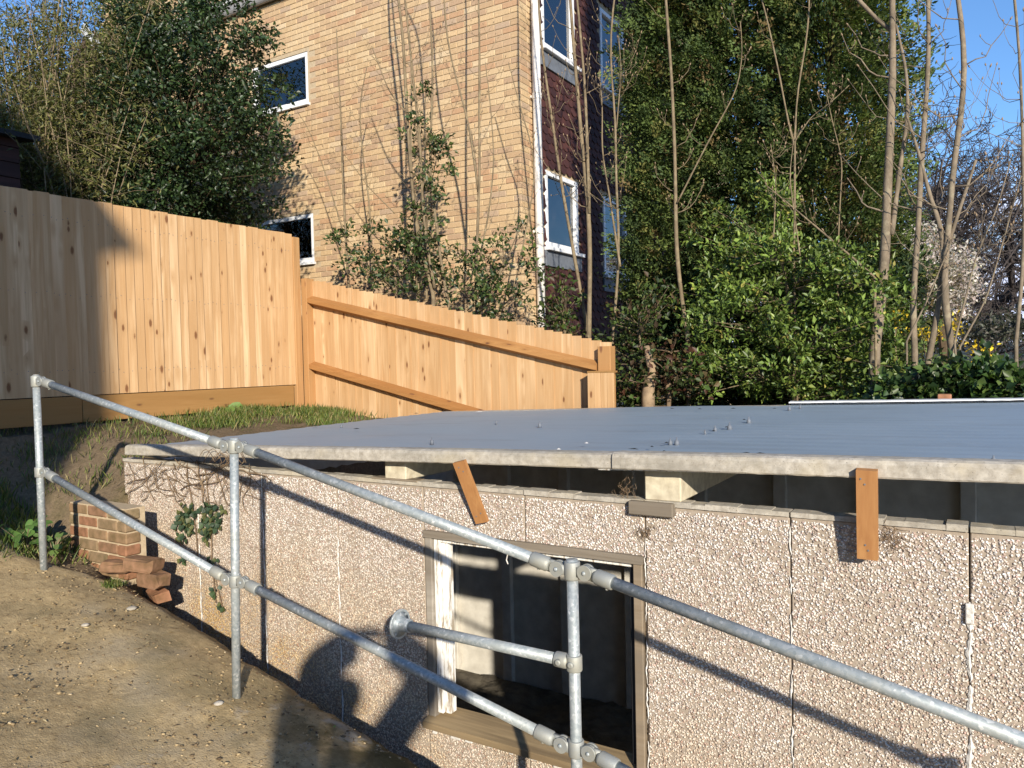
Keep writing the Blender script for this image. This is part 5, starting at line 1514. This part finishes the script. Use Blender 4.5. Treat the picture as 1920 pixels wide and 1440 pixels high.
tuft = onY(210, 1048, 2.75); P = np.stack([tuft[0] + rng.normal(0, .03, 260), tuft[1] + rng.normal(0, .03, 260), np.full(260, path_z(tuft[0], 2.75) - .01)], 1)
blades('grass', 'tiny moss-green tuft beside the broken bricks', P, .05, .005, GR)
# broad-leaved weed by the first post: stems with large round leaves
def weed(label, px_, py_, Y, nleaf, size, spread, hgt, col):
    b = onY(px_, py_, Y); b[2] = ground_z(b[0], b[1]) if b[1] < 2.9 else b[2]
    t = plant('broadleaf_weed', label, 'weed', b)
    sm = MB()
    for k in range(nleaf):
        a = rng.uniform(0, 2 * pi); r = spread * rng.uniform(.3, 1); e = b + np.array([math.cos(a) * r, math.sin(a) * r, hgt * rng.uniform(.3, 1.1)])
        sm.tube([b, (b + e) / 2 + np.array([0, 0, .02]), e], [.004, .003, .0025], 5)
        nrm = Vector((rng.normal(.2, .35), rng.normal(-.55, .3), rng.uniform(.45, 1))).normalized(); s1 = nrm.cross(Vector((math.cos(a), math.sin(a), 0))).normalized(); s2 = nrm.cross(s1)
        m = MB(); n = 12; R_ = size * rng.uniform(.65, 1.2); V = [Vector(e)]
        for q in range(n):
            an = 2 * pi * q / n; rr = R_ * (1 + .35 * max(0, math.cos(an)) ** 6); V.append(Vector(e) + (s2 * math.cos(an) * rr * 1.25 + s1 * math.sin(an) * R_ * .72) + nrm * (abs(math.sin(an)) * R_ * .32 + .05 * R_ * math.sin(5 * an)) - Vector((0, 0, .30 * R_ * (1 + math.cos(an)))))
        c = tuple(np.clip(np.array(col) * rng.uniform(.75, 1.25), 0, 1)); m.add(V, [(0, 1 + q, 1 + (q + 1) % n) for q in range(n)], c); m.build('leaf', M['leaf'], t, True)
    sm.build('stems', M['bark_sapling'], t)
weed('broad round-leaved green weed beside the first handrail post', 48, 1035, 2.62, 20, .040, .15, .17, (.10, .19, .045))
weed('smaller leafy weed against the brick retaining wall', 100, 1030, 2.72, 18, .028, .10, .16, (.10, .16, .045))
weed('leafy weed under the gravel board of the tall fence', 415, 785, 5.35, 12, .06, .20, .12, (.13, .21, .05))
weed('little green seedling on the mossy path edge', 625, 1378, 2.72, 5, .020, .04, .05, (.14, .26, .06))
# crumbs of stone, straw and leaf on the path
n = 6500
xy = np.stack([rng.uniform(-5.2, -1.6, n), rng.uniform(.6, 2.82, n)], 1); C = np.array([(x, y, path_z(x, y) + .003) for x, y in xy])
sz = (.003 + .010 * rng.random(n) ** 4)[:, None] * rng.uniform(.6, 1.4, (n, 3)); R = rand_rot(n)
V = np.einsum('nij,nkj->nki', R, OCT[None] * sz[:, None, :]); V[:, :, 2] *= .5; V += C[:, None, :]
tc = np.repeat(colours(n, [(.42, .32, .18), (.32, .235, .13), (.20, .145, .085), (.50, .41, .27), (.14, .10, .06)], [.28, .32, .2, .06, .14]), 6, 0)
tag(link('path_grit', np_mesh('path_grit', V.reshape(-1, 3), (OCTF[None] + 6 * np.arange(n)[:, None, None]).reshape(-1, 3), tc), M['straw']), 'fine grit and crumbs scattered over the dirty path', kind='stuff')
n = 1500
xy = np.stack([rng.uniform(-5.1, -1.8, n), rng.uniform(.7, 2.8, n)], 1); C = np.array([(x, y, path_z(x, y) + .006) for x, y in xy]); a = rng.uniform(0, 2 * pi, n)
me = leaf_mesh('dead_leaf_litter', C, np.stack([np.cos(a), np.sin(a), rng.normal(0, .15, n)], 1), unit(rng.normal(0, .35, (n, 3)) + np.array([0, 0, 1])), rng.uniform(.008, .045, n), rng.uniform(.002, .010, n), colours(n, [(.34, .25, .12), (.22, .15, .08), (.45, .36, .20), (.12, .08, .05)]), .1)
tag(link('leaf_litter', me, M['straw']), 'dry straw and leaf bits scattered over the path', kind='stuff')
for lab, px_, py_, s_ in (('pale flat stone lying on the path near the loose bricks', 247, 1142, .028), ('small white pebble left of the second handrail post', 410, 1320, .022), ('pale stone chip on the left of the path', 160, 1173, .02)):
    q = ray(px_, py_); best = min(np.arange(.8, 2.85, .01), key=lambda y: abs((CAM + q * (y / q[1]))[2] - path_z((CAM + q * (y / q[1]))[0], y))); b = CAM + q * (best / q[1])
    m = MB(); m.tube([b, b + np.array([0, 0, s_ * .3]), b + np.array([0, 0, s_ * .6])], [s_, s_ * 1.1, s_ * .5], 8); tag(m.build('stone', M['verge'], None, True), lab, 'stone')

bp = onY(1771, 742, 6.5)
m = MB(); m.bbox(bp[0] - .045, bp[0] + .045, bp[1] - .04, bp[1] + .05, bp[2] - .14, bp[2] + .012, .006, (.40, .20, .12))
tag(m.build('brick_piece', M['red_brick']), 'small orange brick piece standing beyond the far roof edge', 'brick')
